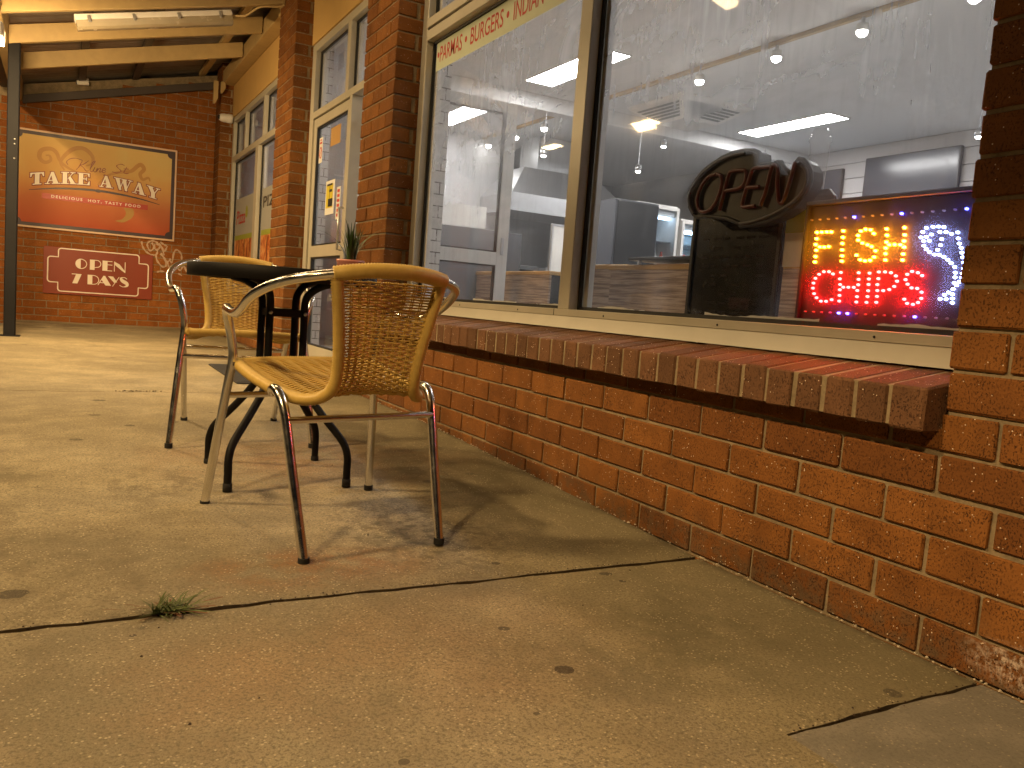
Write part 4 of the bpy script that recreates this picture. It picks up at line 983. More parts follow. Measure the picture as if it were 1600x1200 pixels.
b.stroke(p, [t_ + 0.034 * max(0, math.sin(math.pi * (i - 8) / (len(p) - 16))) if 8 <= i <= len(p) - 8 else t_ for i in range(len(p))], f7, .0012)
b.build('lettering', M['sign_white'], os2)

# ------------------------------------------------------------------ signs in the window
M['led_panel'] = simple('led_sign_face', (0.03, 0.008, 0.009), 0.5); M['led_off'] = simple('unlit_led', (0.45, 0.35, 0.36), 0.3)
M['led_a'] = emit('amber_led', (1.0, 0.34, 0.01), 90); M['led_r'] = emit('red_led', (1.0, 0.01, 0.01), 105); M['led_w'] = emit('white_led', (0.30, 0.42, 1.0), 30); M['led_b'] = emit('blue_led', (0.04, 0.05, 1.0), 30)
M['ring_a'] = simple('amber_led_collar', (0.5, 0.2, 0.02), 0.4); 
AMBER = [[(-0.625,0.926),(-0.641,0.926),(-0.658,0.926),(-0.673,0.925),(-0.626,0.909),(-0.625,0.893),(-0.64,0.886),(-0.655,0.885),(-0.67,0.886),(-0.629,0.877),(-0.629,0.86),(-0.629,0.845)],
 [(-0.712,0.926),(-0.713,0.909),(-0.713,0.893),(-0.715,0.876),(-0.717,0.86),(-0.718,0.846)],
 [(-0.767,0.923),(-0.781,0.927),(-0.796,0.925),(-0.807,0.915),(-0.76,0.912),(-0.762,0.9),(-0.776,0.892),(-0.792,0.887),(-0.805,0.882),(-0.818,0.871),(-0.816,0.855),(-0.805,0.847),(-0.79,0.846),(-0.775,0.849),(-0.762,0.861)],
 [(-0.843,0.925),(-0.846,0.909),(-0.847,0.892),(-0.856,0.885),(-0.847,0.877),(-0.848,0.863),(-0.85,0.847),(-0.871,0.885),(-0.887,0.884),(-0.893,0.926),(-0.896,0.908),(-0.896,0.893),(-0.898,0.878),(-0.898,0.861),(-0.898,0.846)]]
RED = [[(-0.694,0.812),(-0.68,0.818),(-0.663,0.818),(-0.648,0.811),(-0.637,0.8),(-0.632,0.787),(-0.632,0.773),(-0.638,0.758),(-0.648,0.747),(-0.664,0.738),(-0.681,0.738),(-0.699,0.743)],
 [(-0.719,0.816),(-0.718,0.799),(-0.721,0.784),(-0.722,0.77),(-0.723,0.755),(-0.724,0.74),(-0.732,0.777),(-0.748,0.777),(-0.765,0.777),(-0.775,0.815),(-0.777,0.798),(-0.778,0.784),(-0.777,0.769),(-0.778,0.753),(-0.778,0.739)],
 [(-0.808,0.814),(-0.808,0.799),(-0.809,0.785),(-0.81,0.769),(-0.81,0.754),(-0.809,0.739)],
 [(-0.835,0.817),(-0.853,0.817),(-0.836,0.8),(-0.835,0.785),(-0.837,0.77),(-0.854,0.77),(-0.871,0.773),(-0.838,0.755),(-0.838,0.74),(-0.87,0.815),(-0.885,0.807),(-0.89,0.794),(-0.884,0.781)],
 [(-0.956,0.808),(-0.944,0.815),(-0.928,0.818),(-0.916,0.811),(-0.913,0.798),(-0.92,0.787),(-0.932,0.778),(-0.947,0.777),(-0.96,0.768),(-0.961,0.753),(-0.954,0.743),(-0.941,0.738),(-0.925,0.74),(-0.916,0.75)]]
WHITE = [(-0.952,0.922),(-0.969,0.924),(-0.983,0.924),(-0.997,0.922),(-1.004,0.91),(-1.018,0.905),(-1.033,0.908),(-1.036,0.894),(-1.04,0.882),(-1.046,0.872),(-1.049,0.861),(-1.053,0.85),(-1.056,0.838),(-1.058,0.824),(-1.057,0.813),(-1.056,0.803),(-1.052,0.794),(-1.046,0.786),(-1.039,0.777),(-1.039,0.765),(-1.04,0.755),(-1.041,0.745),(-1.025,0.753),(-1.01,0.753),(-1.019,0.763),(-1.029,0.769),(-1.04,0.791),(-1.04,0.804),(-1.039,0.815),(-1.036,0.828),(-1.026,0.837),(-1.017,0.845),(-1.006,0.852),(-0.994,0.857),(-0.981,0.858),(-0.968,0.864),(-0.959,0.871),(-0.951,0.88),(-0.949,0.891),(-0.941,0.9),(-0.944,0.913),(-0.955,0.901),(-0.967,0.906),(-0.964,0.891),(-0.988,0.911),(-0.995,0.894),(-0.994,0.88),(-0.988,0.869)]
led = thing('led_sign', 'lit LED sign with amber FISH, red CHIPS and a blue-white fish', 'led sign', (0.215, 0, 0))
b = MB(); b.box(0.012, 0.045, -1.15, -0.588, 0.672, 1.0, 0.004); b.build('panel', M['led_panel'], led)
b = MB()
for y0, y1, z0, z1 in ((-1.156, -0.582, 0.9995, 1.012), (-1.156, -0.582, 0.669, 0.6815), (-0.594, -0.582, 0.6815, 0.9995), (-1.156, -1.144, 0.6815, 0.9995)): b.box(0.002, 0.05, y0, y1, z0, z1, 0.002)
b.build('frame', M['black_plastic'], led)
def leds(pts, mat, name, label=None, r=0.0032):
    b = MB()
    for (y, z) in pts: b.lathe([(r * 1.0, 0.0), (r, -0.005), (r * .72, -0.0078), (0.0, -0.0088)], (0.012, y, z), 8, 'x')
    o = b.build(name, mat, led)
    if label: tag(o, label)
for w_, pts in zip('FISH', AMBER): leds(pts, M['led_a'], 'led_letter', 'amber letter ' + w_)
for w_, pts in zip('CHIPS', RED): leds(pts, M['led_r'], 'led_letter', 'red letter ' + w_, 0.0036)
leds(WHITE, M['led_w'], 'led_fish', 'blue-white curved fish', 0.0031)
TOP = [(-0.603 - 0.0278 * i, 0.961) for i in range(20)]; BOT = [(-0.615 - 0.0279 * i, 0.708) for i in range(19)]
on_t = (5, 10, 16); on_b = (4, 5, 12)
leds([p for i, p in enumerate(TOP) if i not in on_t] + [p for i, p in enumerate(BOT) if i not in on_b], M['led_off'], 'led_border', 'unlit border LEDs', 0.0026)
leds([TOP[i] for i in on_t] + [BOT[i] for i in on_b], M['led_b'], 'led_border', 'lit blue border LEDs', 0.0032)

M['neon_red'] = simple('unlit_red_tube', (0.13, 0.02, 0.02), 0.3); M['neon_grey'] = simple('unlit_grey_tube', (0.07, 0.07, 0.075), 0.35); M['open_body'] = simple('black_open_sign_body', (0.012, 0.013, 0.013), 0.5)
osn = thing('open_sign', 'unlit black oval OPEN sign with dull red tube letters', 'open sign', (0, 0, 0))
OUT = [(-0.101,1.072),(-0.106,1.087),(-0.126,1.113),(-0.159,1.14),(-0.2,1.16),(-0.242,1.173),(-0.287,1.182),(-0.335,1.182),(-0.375,1.177),(-0.396,1.168),(-0.399,1.153),(-0.396,1.134),(-0.442,1.131),(-0.456,1.127),(-0.472,1.132),(-0.487,1.129),(-0.503,1.111),(-0.529,1.092),(-0.533,1.102),(-0.542,1.122),(-0.551,1.132),(-0.567,1.127),(-0.582,1.115),(-0.597,1.093),(-0.601,1.067),(-0.592,1.042),(-0.571,1.018),(-0.547,0.996),(-0.507,0.976),(-0.457,0.963),(-0.413,0.957),(-0.351,0.954),(-0.341,0.965),(-0.288,0.982),(-0.201,0.994),(-0.151,0.995),(-0.132,1.003),(-0.109,1.03)]
KS = 1.0150
ks = lambda y, z: (CP.y + (y - CP.y) * KS, CP.z + (z - CP.z) * KS)
OUT = [ks(*p) for p in OUT]
b = MB(); fo_ = lambda u, v, d: (0.232 - d, u, v)
b.poly(OUT, fo_, -0.05, 0.05); b.build('body', M['open_body'], osn)
b = MB(); b.tube([(0.232, y, z) for y, z in OUT], 0.007, 8, closed=True, smooth=True, up=(1, 0, 0)); b.build('rim', M['open_body'], osn)
b = MB(); b.box(0.285, 0.335, -0.60, -0.10, 1.0, 1.06, 0.02); b.build('power_box', M['open_body'], osn)
x_ = 0.224
def tb(pts, mat, nm, lab, r=0.006, closed=False, sm=True):
    b = MB()
    for st in pts:
        st = [ks(*q) for q in st]; P = bez([(x_, y, z) for y, z in st], 4)
        b.tube(P, r, 8, closed=closed, up=(1, 0, 0))
    o = b.build(nm, mat, osn); tag(o, lab)
tb([[(-0.227,1.122),(-0.197,1.118),(-0.169,1.097),(-0.153,1.068),(-0.152,1.04),(-0.165,1.015),(-0.189,1.007),(-0.217,1.014),(-0.24,1.037),(-0.253,1.065),(-0.257,1.094),(-0.248,1.116),(-0.23,1.122)]], M['neon_red'], 'tube_letter', 'letter O')
tb([[(-0.259,1.008),(-0.268,1.049),(-0.284,1.112),(-0.299,1.124),(-0.344,1.122),(-0.357,1.113),(-0.357,1.085),(-0.335,1.069),(-0.278,1.066)]], M['neon_red'], 'tube_letter', 'letter P')
tb([[(-0.455,1.12),(-0.418,1.122),(-0.387,1.12),(-0.375,1.097),(-0.357,1.03),(-0.359,1.012),(-0.408,1.011)], [(-0.369,1.068),(-0.416,1.066)]], M['neon_red'], 'tube_letter', 'letter E')
tb([[(-0.43,1.009),(-0.446,1.054),(-0.459,1.116),(-0.473,1.122),(-0.484,1.108),(-0.487,1.072),(-0.498,1.022),(-0.51,1.01),(-0.519,1.02),(-0.531,1.062),(-0.546,1.122)]], M['neon_red'], 'tube_letter', 'letter N')
tb([[(-0.569,1.111),(-0.588,1.093),(-0.594,1.067),(-0.586,1.041),(-0.565,1.019),(-0.533,1.001),(-0.485,0.982),(-0.431,0.969),(-0.39,0.963),(-0.352,0.962)], [(-0.139,1.007),(-0.116,1.034),(-0.109,1.065),(-0.128,1.098),(-0.164,1.131),(-0.214,1.155),(-0.272,1.17),(-0.345,1.173)]], M['neon_grey'], 'tube_swirl', 'grey oval tube', 0.005)
# black chalk menu board below it
mb_ = thing('menu_board', 'black menu board standing under the OPEN sign', 'menu board', (0, 0, 0))
b = MB(); b.box(0.30, 0.32, -0.43, -0.03, 0.655, 1.03, 0.003); b.build('board', M['menu_black'], mb_)
b = MB()
for y0, y1, z0, z1 in ((-0.432, -0.028, 0.652, 0.668), (-0.432, -0.416, 0.668, 1.03), (-0.044, -0.028, 0.668, 1.03)): b.box(0.292, 0.2995, y0, y1, z0, z1, 0.002)
b.build('frame', M['black_plastic'], mb_)
M['chalk'] = simple('faint_chalk', (0.022, 0.018, 0.018), 0.9)
b = MB()
for i in range(9):
    z = 0.93 - i * 0.03
    for k in range(6):
        y = -0.08 - k * 0.05 - random.uniform(0, .01); w_ = random.uniform(.02, .042)
        if random.random() < .8: b.poly([(y, z), (y - w_, z), (y - w_, z + .008), (y, z + .008)], lambda u, v, d: (0.2985 - d, u, v))
b.build('chalk_writing', M['chalk'], mb_)
lf = thing('leaflet', 'narrow green and white leaflet between the menu board and LED sign', 'leaflet', (0, 0, 0))
b = MB(); b.box(0.30, 0.302, -0.52, -0.44, 0.84, 1.02); b.build('sheet', M['paper'], lf)
M['leaf_green'] = simple('lime_print', (0.42, 0.5, 0.1), 0.6)
b = MB(); b.box(0.297, 0.2995, -0.518, -0.442, 0.94, 1.01); b.build('print', M['leaf_green'], lf)

# ------------------------------------------------------------------ shop interior
IN0, IN1, BK = -3.4, 8.62, 6.0
b = MB(); b.box(0.25, BK, IN0, IN1, -0.05, 0.06); tag(b.build('shop_floor', M['tile_floor']), kind='structure')
b = MB(); b.box(0.236, BK + .2, IN0, IN1, 2.70, 2.76); tag(b.build('shop_ceiling', M['ceil']), kind='structure')
M['shiplap'] = simple('pale_shiplap', (0.50, 0.49, 0.49), 0.7, grime=0.06)
b = MB()
for i in range(16): b.box(BK, BK + 0.1, IN0, 4.75, 0.06 + i * 0.165, 0.06 + i * 0.165 + 0.159, 0.003)
tag(b.build('shop_wall', M['shiplap']), kind='structure')
b = MB(); b.box(BK + .002, BK + .1, 4.755, IN1, 1.85, 2.70); b.box(BK + .002, BK + .1, 4.755, IN1, 0.06, 1.85); tag(b.build('shop_wall', M['wall_in']), kind='structure')
b = MB(); b.box(0.236, BK, IN1, IN1 + .1, 0.06, 2.7); b.box(0.236, BK, IN0 - .1, IN0, 0.06, 2.7); tag(b.build('shop_wall', M['wall_in']), kind='structure')
b = MB()
for y0, y1, x1 in ((2.30, 2.80, .37), (4.66, 5.25, .325)): b.box(0.2505, x1, y0, y1, 0.06, 2.70)
b.box(0.236, 0.27, 5.25, 8.61, 0.06, 0.60); b.box(0.236, 0.27, -3.3, 2.30, 0.06, 0.60); b.box(0.3, 0.42, -3.3, -1.25, .06, 2.7)
tag(b.build('white_brick_wall_lining', M['white_brick']), kind='structure')
b = MB(); b.box(0.236, 0.34, -1.19, 2.24, 0.605, 0.655, 0.003); b.build('inner_window_ledge', M['alu_white'], shop)
b = MB(); b.box(0.42, BK, 4.70, 4.86, 2.56, 2.6995, 0.004); tag(b.build('ceiling_beam', M['ceil'], shop), 'shallow white bulkhead across the ceiling')
# kitchen partition behind the counter
b = MB(); b.box(1.15, 3.2, 6.9, 7.0, 0.06, 2.695); tag(b.build('kitchen_wall', M['wall_in']), kind='structure')

def panel(x, y, lab):
    t = thing('ceiling_light', lab, 'ceiling light', (x, y, 2.70), group='bright ceiling panel lights')
    b = MB()
    for a, c, d, e in ((-.15, .15, -.60, -.588), (-.15, .15, .588, .60), (-.15, -.138, -.588, .588), (.138, .15, -.588, .588)): b.box(a, c, d, e, -.012, -0.001)
    b.build('frame', M['alu_white'], t)
    b = MB(); b.box(-.138, .138, -.588, .588, -.009, -.001); b.build('diffuser', M['panel_light'], t)
    return t
panel(2.12, 3.77, 'bright panel light behind the window mullion, left of the air conditioner'); panel(4.77, 3.85, 'bright panel light above the OPEN sign')
panel(2.12, 0.3, 'added ceiling panel light out of view nearer the camera'); panel(4.77, 0.3, 'added ceiling panel light out of view at the back of the shop')  # two unseen panels, added to light the room
panel(2.12, 6.0, 'ceiling panel light beyond the ceiling beam')
trk = thing('track_light', 'ceiling track with a row of round glowing spots', 'track light', (2.84, 0, 2.70))
b = MB(); b.box(-0.018, 0.018, -0.3, 8.2, -0.03, -0.001, 0.002); b.build('rail', M['timber'], trk)
for i, y in enumerate((0.75, 1.49, 2.21, 3.02, 5.45, 6.08, 6.76, 7.85)):
    b = MB(); b.lathe([(0.0, -.03), (0.012, -.03), (0.012, -.06), (0.035, -.07), (0.042, -.115), (0.0, -0.116)], (0, y, 0), 14); lo = b.build('lamp_head', M['alu_white'], trk)
    b = MB(); b.lathe([(0.0, -0.15), (0.018, -.147), (0.032, -.135), (0.036, -.117)], (0, y, 0), 14); b.build('bulb', M['bulb'], lo)
def pend(x, y, z, lab):
    t = thing('downlight', lab, 'downlight', (x, y, z), group='small bright downlights')
    b = MB(); b.lathe([(0.0, .06), (0.03, .06), (0.035, 0.0), (0.0, 0.0)], (0, 0, 0), 14); b.build('housing', M['steel'], t)
    b = MB(); b.lathe([(0.026, -0.001), (0.02, -0.012), (0.0, -0.015)], (0, 0, 0), 14); b.build('bulb', M['bulb'], t)
    b = MB(); b.tube([(0, 0, .06), (0, 0, 2.70 - z)], 0.004, 6); b.build('stem', M['steel'], t)
pend(3.9, 4.75, 2.47, 'small bright downlight just left of the OPEN sign top'); pend(3.5, 4.62, 2.14, 'low bright downlight over the dark cabinet'); pend(2.45, 4.75, 2.15, 'bright downlight over the white board stand'); pend(4.9, 1.95, 2.33, 'bright downlight beside the large dark menu screen')
pend(1.6, 6.6, 2.3, 'small downlight seen through the open door leaf')
# cassette air conditioner
ac = thing('air_conditioner', 'square white ceiling cassette air conditioner with four louvred sides', 'air conditioner', (3.63, 4.08, 2.70))
b = MB(); b.add([(-.42, -.42, -.001), (.42, -.42, -.001), (.42, .42, -.001), (-.42, .42, -.001), (-.40, -.40, -.03), (.40, -.40, -.03), (.40, .40, -.03), (-.40, .40, -.03), (-.2, -.2, -.16), (.2, -.2, -.16), (.2, .2, -.16), (-.2, .2, -.16)],
    [(0, 1, 5, 4), (1, 2, 6, 5), (2, 3, 7, 6), (3, 0, 4, 7), (4, 5, 9, 8), (5, 6, 10, 9), (6, 7, 11, 10), (7, 4, 8, 11), (8, 9, 10, 11)]); b.build('body', M['white_plastic'], ac)
M['louvre'] = simple('louvre_grey', (0.10, 0.10, 0.10), 0.6)
for k in range(4):
    b = MB(); c, s_ = math.cos(k * math.pi / 2), math.sin(k * math.pi / 2)
    for j in range(5):
        f0 = 0.12 + j * .15; f1 = f0 + .10; L0 = .40 - .2 * f0; L1 = .40 - .2 * f1; zz0 = -.036 - .13 * f0; zz1 = -.036 - .13 * f1
        q_ = [(-L0 + .06, -L0, zz0), (L0 - .06, -L0, zz0), (L1 - .06, -L1, zz1), (-L1 + .06, -L1, zz1)]
        b.add([(x * c - y * s_, x * s_ + y * c, z) for x, y, z in q_], [(0, 1, 2, 3)])
    b.build('louvre', M['louvre'], ac)
# counters
def counter(x, y0, y1, h, lab, end=True):
    t = thing('counter', lab, 'counter', (x, 0, 0), group='wood fronted service counters')
    b = MB(); b.box(0, 0.02, y0, y1, 0.08, h - .03); b.build('front_panel', M['wood'], t)
    b = MB(); b.box(0.0205, 0.6, y0 + .01, y1 - .01, 0.06, h - .03); b.build('body', M['black_lam'], t)
    b = MB(); b.box(-.012, 0.62, y0 - .012, y1 + .012, h - .03, h, 0.004); b.build('worktop', M['tan_card'], t)
    return t
counter(1.50, 1.98, 2.70, 0.985, 'wood fronted counter seen just right of the window mullion'); counter(1.36, 0.10, 1.93, 0.965, 'longer wood fronted counter left of the black menu board'); counter(1.75, 3.3, 5.6, 0.97, 'far wood fronted counter seen through the left pane')
shf = thing('glass_shelf', 'thin dark shelf above the longer wood counter', 'shelf', (1.30, 0, 0))
b = MB(); b.box(0, 0.3, 0.15, 1.68, 0.985, 1.003, 0.002); b.build('shelf_board', M['black_lam'], shf)
b = MB(); b.box(0.02, 0.04, 0.2, 0.22, 0.9655, 0.985); b.box(0.02, 0.04, 1.6, 1.62, 0.9655, 0.985); b.build('shelf_support', M['steel'], shf)
# fridges
def fridge(x0, x1, y, h, lab, frame, glow):
    t = thing('drinks_fridge', lab, 'fridge', (x0, y, 0.06), group='glass door drinks fridges'); w_ = x1 - x0
    b = MB(); b.box(0, .03, 0.03, .6, 0, h); b.box(w_ - .03, w_, 0.03, .6, 0, h); b.box(.03, w_ - .03, .57, .6, 0, h); b.box(.03, w_ - .03, 0.03, .57, h - .12, h); b.box(.03, w_ - .03, 0.03, .57, 0, .25); b.build('cabinet', M['white_plastic'], t)
    b = MB()
    for a, c, d, e in ((0, .035, .25, h - .02), (w_ - .035, w_, .25, h - .02), (.035, w_ - .035, h - .055, h - .02), (.035, w_ - .035, .25, .285)): b.box(a, c, -.01, .028, d, e, .002)
    b.build('door_frame', frame, t)
    b = MB(); b.add([(.035, .01, .285), (w_ - .035, .01, .285), (w_ - .035, .01, h - .055), (.035, .01, h - .055)], [(0, 1, 2, 3)]); b.build('door_glass', M['glass_clean'], t)
    for i in range(4):
        b = MB(); z = .5 + i * .32; b.box(.035, w_ - .035, .06, .55, z, z + .012); b.build('shelf', M['steel'], t)
    b = MB(); b.box(.05, w_ - .05, .09, .12, h - .15, h - .125); b.build('light_tube', glow, t)
    if frame is M['white_plastic']:
        b = MB(); b.box(.032, .045, .06, .09, .3, h - .15); b.build('light_tube', glow, t)
    return t
M['fridge_soft'] = emit('soft_fridge_glow', (0.6, 0.8, 1.0), 8)
fridge(3.84, 4.40, 5.0, 1.86, 'drinks fridge with a pale frame left of the OPEN sign', M['alu_white'], M['fridge_soft'])
fridge(4.46, 5.25, 5.0, 1.74, 'brightly lit blue-white fridge half hidden by the menu board', M['white_plastic'], M['fridge_light'])
bc = [(0.5, 0.06, 0.03), (0.1, 0.25, 0.08), (0.5, 0.45, 0.4)]
for i, c in enumerate(bc): M['bottle%d' % i] = simple(['red_drink', 'green_drink', 'clear_drink'][i] + '_bottle', c, 0.15)
bi = 0; firsts = {}
for fx, n in ((3.84, 5), (4.46, 7)):
    for sh in range(3):
        for k in range(n):
            x = fx + .09 + k * .095; z = .06 + .5 + sh * .32 + .0125; mi = (k + sh) % 3
            if mi not in firsts:
                b = MB(); b.lathe([(0, 0), (.03, 0), (.032, .02), (.032, .13), (.013, .18), (.013, .205), (0, .205)], (0, 0, 0), 10)
                o = b.build('bottle', M['bottle%d' % mi]); firsts[mi] = o
            else: o = firsts[mi].copy(); COL.objects.link(o)
            o.location = (x, 5.0 + .14, z)
            tag(o, '%s drink bottle, %s from the left on the %s shelf of the %s fridge' % (['red', 'green', 'clear'][mi], ['first', 'second', 'third', 'fourth', 'fifth', 'sixth', 'seventh'][k], ['lowest', 'middle', 'top'][sh], 'pale framed' if fx < 4 else 'bright blue-white'), 'bottle', 'drink bottles in the fridges')
# dark cabinet left of the fridge, cooker hood and bench
cbn = thing('dark_cabinet', 'tall dark cabinet left of the drinks fridge', 'cabinet', (3.25, 4.6, 0.06))
b = MB(); b.box(0, 0.55, 0, .55, 0, 1.78, 0.006); b.build('body', M['wall_dark'], cbn)
b = MB(); b.box(.02, .53, -.012, -.001, .95, 1.76, 0.002); b.build('door', M['black_lam'], cbn)
hood = thing('range_hood', 'stainless steel range hood over the cooking bench', 'range hood', (2.75, 5.9, 0))
b = MB(); b.add([(0, 0, 1.75), (1.6, 0, 1.75), (1.6, .8, 1.75), (0, .8, 1.75), (0, 0, 1.95), (1.6, 0, 1.95), (1.6, .8, 1.95), (0, .8, 1.95), (.3, .3, 2.3), (1.3, .3, 2.3), (1.3, .8, 2.3), (.3, .8, 2.3)],
    [(3, 2, 1, 0), (0, 1, 5, 4), (1, 2, 6, 5), (2, 3, 7, 6), (3, 0, 4, 7), (4, 5, 9, 8), (5, 6, 10, 9), (6, 7, 11, 10), (7, 4, 8, 11), (8, 9, 10, 11)]); b.build('canopy', M['steel'], hood)
b = MB(); b.box(.5, 1.1, .35, .79, 2.3, 2.69); b.build('duct', M['steel'], hood)
bench = thing('cooking_bench', 'stainless cooking bench with fryers under the range hood', 'kitchen bench', (2.75, 5.9, 0.06))
b = MB(); b.box(0, 1.6, 0, .75, .12, .88, .004); b.build('body', M['steel'], bench)
b = MB(); b.box(-.02, 1.62, -.02, .77, .88, .92, .004); b.build('worktop', M['steel'], bench)
for x in (.3, .75, 1.2):
    b = MB(); b.box(x - .17, x + .17, .1, .6, .92, 1.10, .01); fr = b.build('fryer', M['steel'], bench)
    b = MB(); b.box(x - .10, x + .10, .085, .0995, .98, 1.05); b.build('control_panel', M['black_lam'], fr)
b = MB(); b.box(0, 1.6, .73, .75, .921, 1.6); b.build('splashback', M['steel'], bench)
sb = thing('white_stand', 'white notice stand beside the window mullion', 'stand', (2.45, 4.45, 0.06))
b = MB(); b.box(0, .26, 0, .02, .60, 1.40, .003); b.build('board', M['paper'], sb)
b = MB(); b.box(-.02, .28, -.006, .026, 1.40, 1.42, .003); b.box(-.02, -.001, -.006, .026, .0, 1.40, .003); b.box(.261, .28, -.006, .026, 0, 1.40, .003); b.build('frame', M['steel'], sb)
wc = thing('white_cabinet', 'tall white cabinet seen through the open door leaf', 'cabinet', (0.85, 4.35, 0.06))
b = MB(); b.box(0, .40, 0, .5, 0, 1.05, .004); b.box(0, .40, 0, .5, 1.06, 1.82, .004); b.build('body', M['white_plastic'], wc)
sk = thing('back_bench', 'dark tiled kitchen bench seen through the open door leaf', 'kitchen bench', (1.30, 4.6, 0.06))
b = MB(); b.box(0, .9, 0, .5, 0, 1.3, .004); b.build('body', M['wall_dark'], sk)
b = MB(); b.box(.0, .5, -.012, -.001, 1.305, 1.50, .002); b.build('notice', M['paper'], sk)
# menu screens on the back wall
def screen(y0, y1, z0, z1, lab):
    t = thing('menu_screen', lab, 'screen', (BK - .05, 0, 0), group='dark menu screens on the back wall')
    b = MB(); b.box(0, .045, y0, y1, z0, z1, .006); b.build('case', M['black_plastic'], t)
    b = MB(); b.add([(-.001, y0 + .02, z0 + .02), (-.001, y1 - .02, z0 + .02), (-.001, y1 - .02, z1 - .02), (-.001, y0 + .02, z1 - .02)], [(0, 1, 2, 3)]); b.build('glass_front', M['screen'], t)
screen(2.78, 3.86, 1.98, 2.55, 'large dark menu screen above the LED sign'); screen(4.15, 4.75, 1.90, 2.48, 'dark menu screen just right of the OPEN sign')
screen(0.9, 1.95, 1.98, 2.55, 'dark menu screen hidden behind the right brick pier')
cu_ = thing('cup', 'clear plastic cup on top of the OPEN sign', 'cup', (0.30, -0.535, 1.061))
M['clear'] = dirty_glass('clear_plastic', 0.25, 0.2)
b = MB(); b.lathe([(.0, 0), (.022, 0), (.028, .13), (.033, .135), (.02, .17), (0, .175)], (0, 0, 0), 18); b.build('shell', M['clear'], cu_)

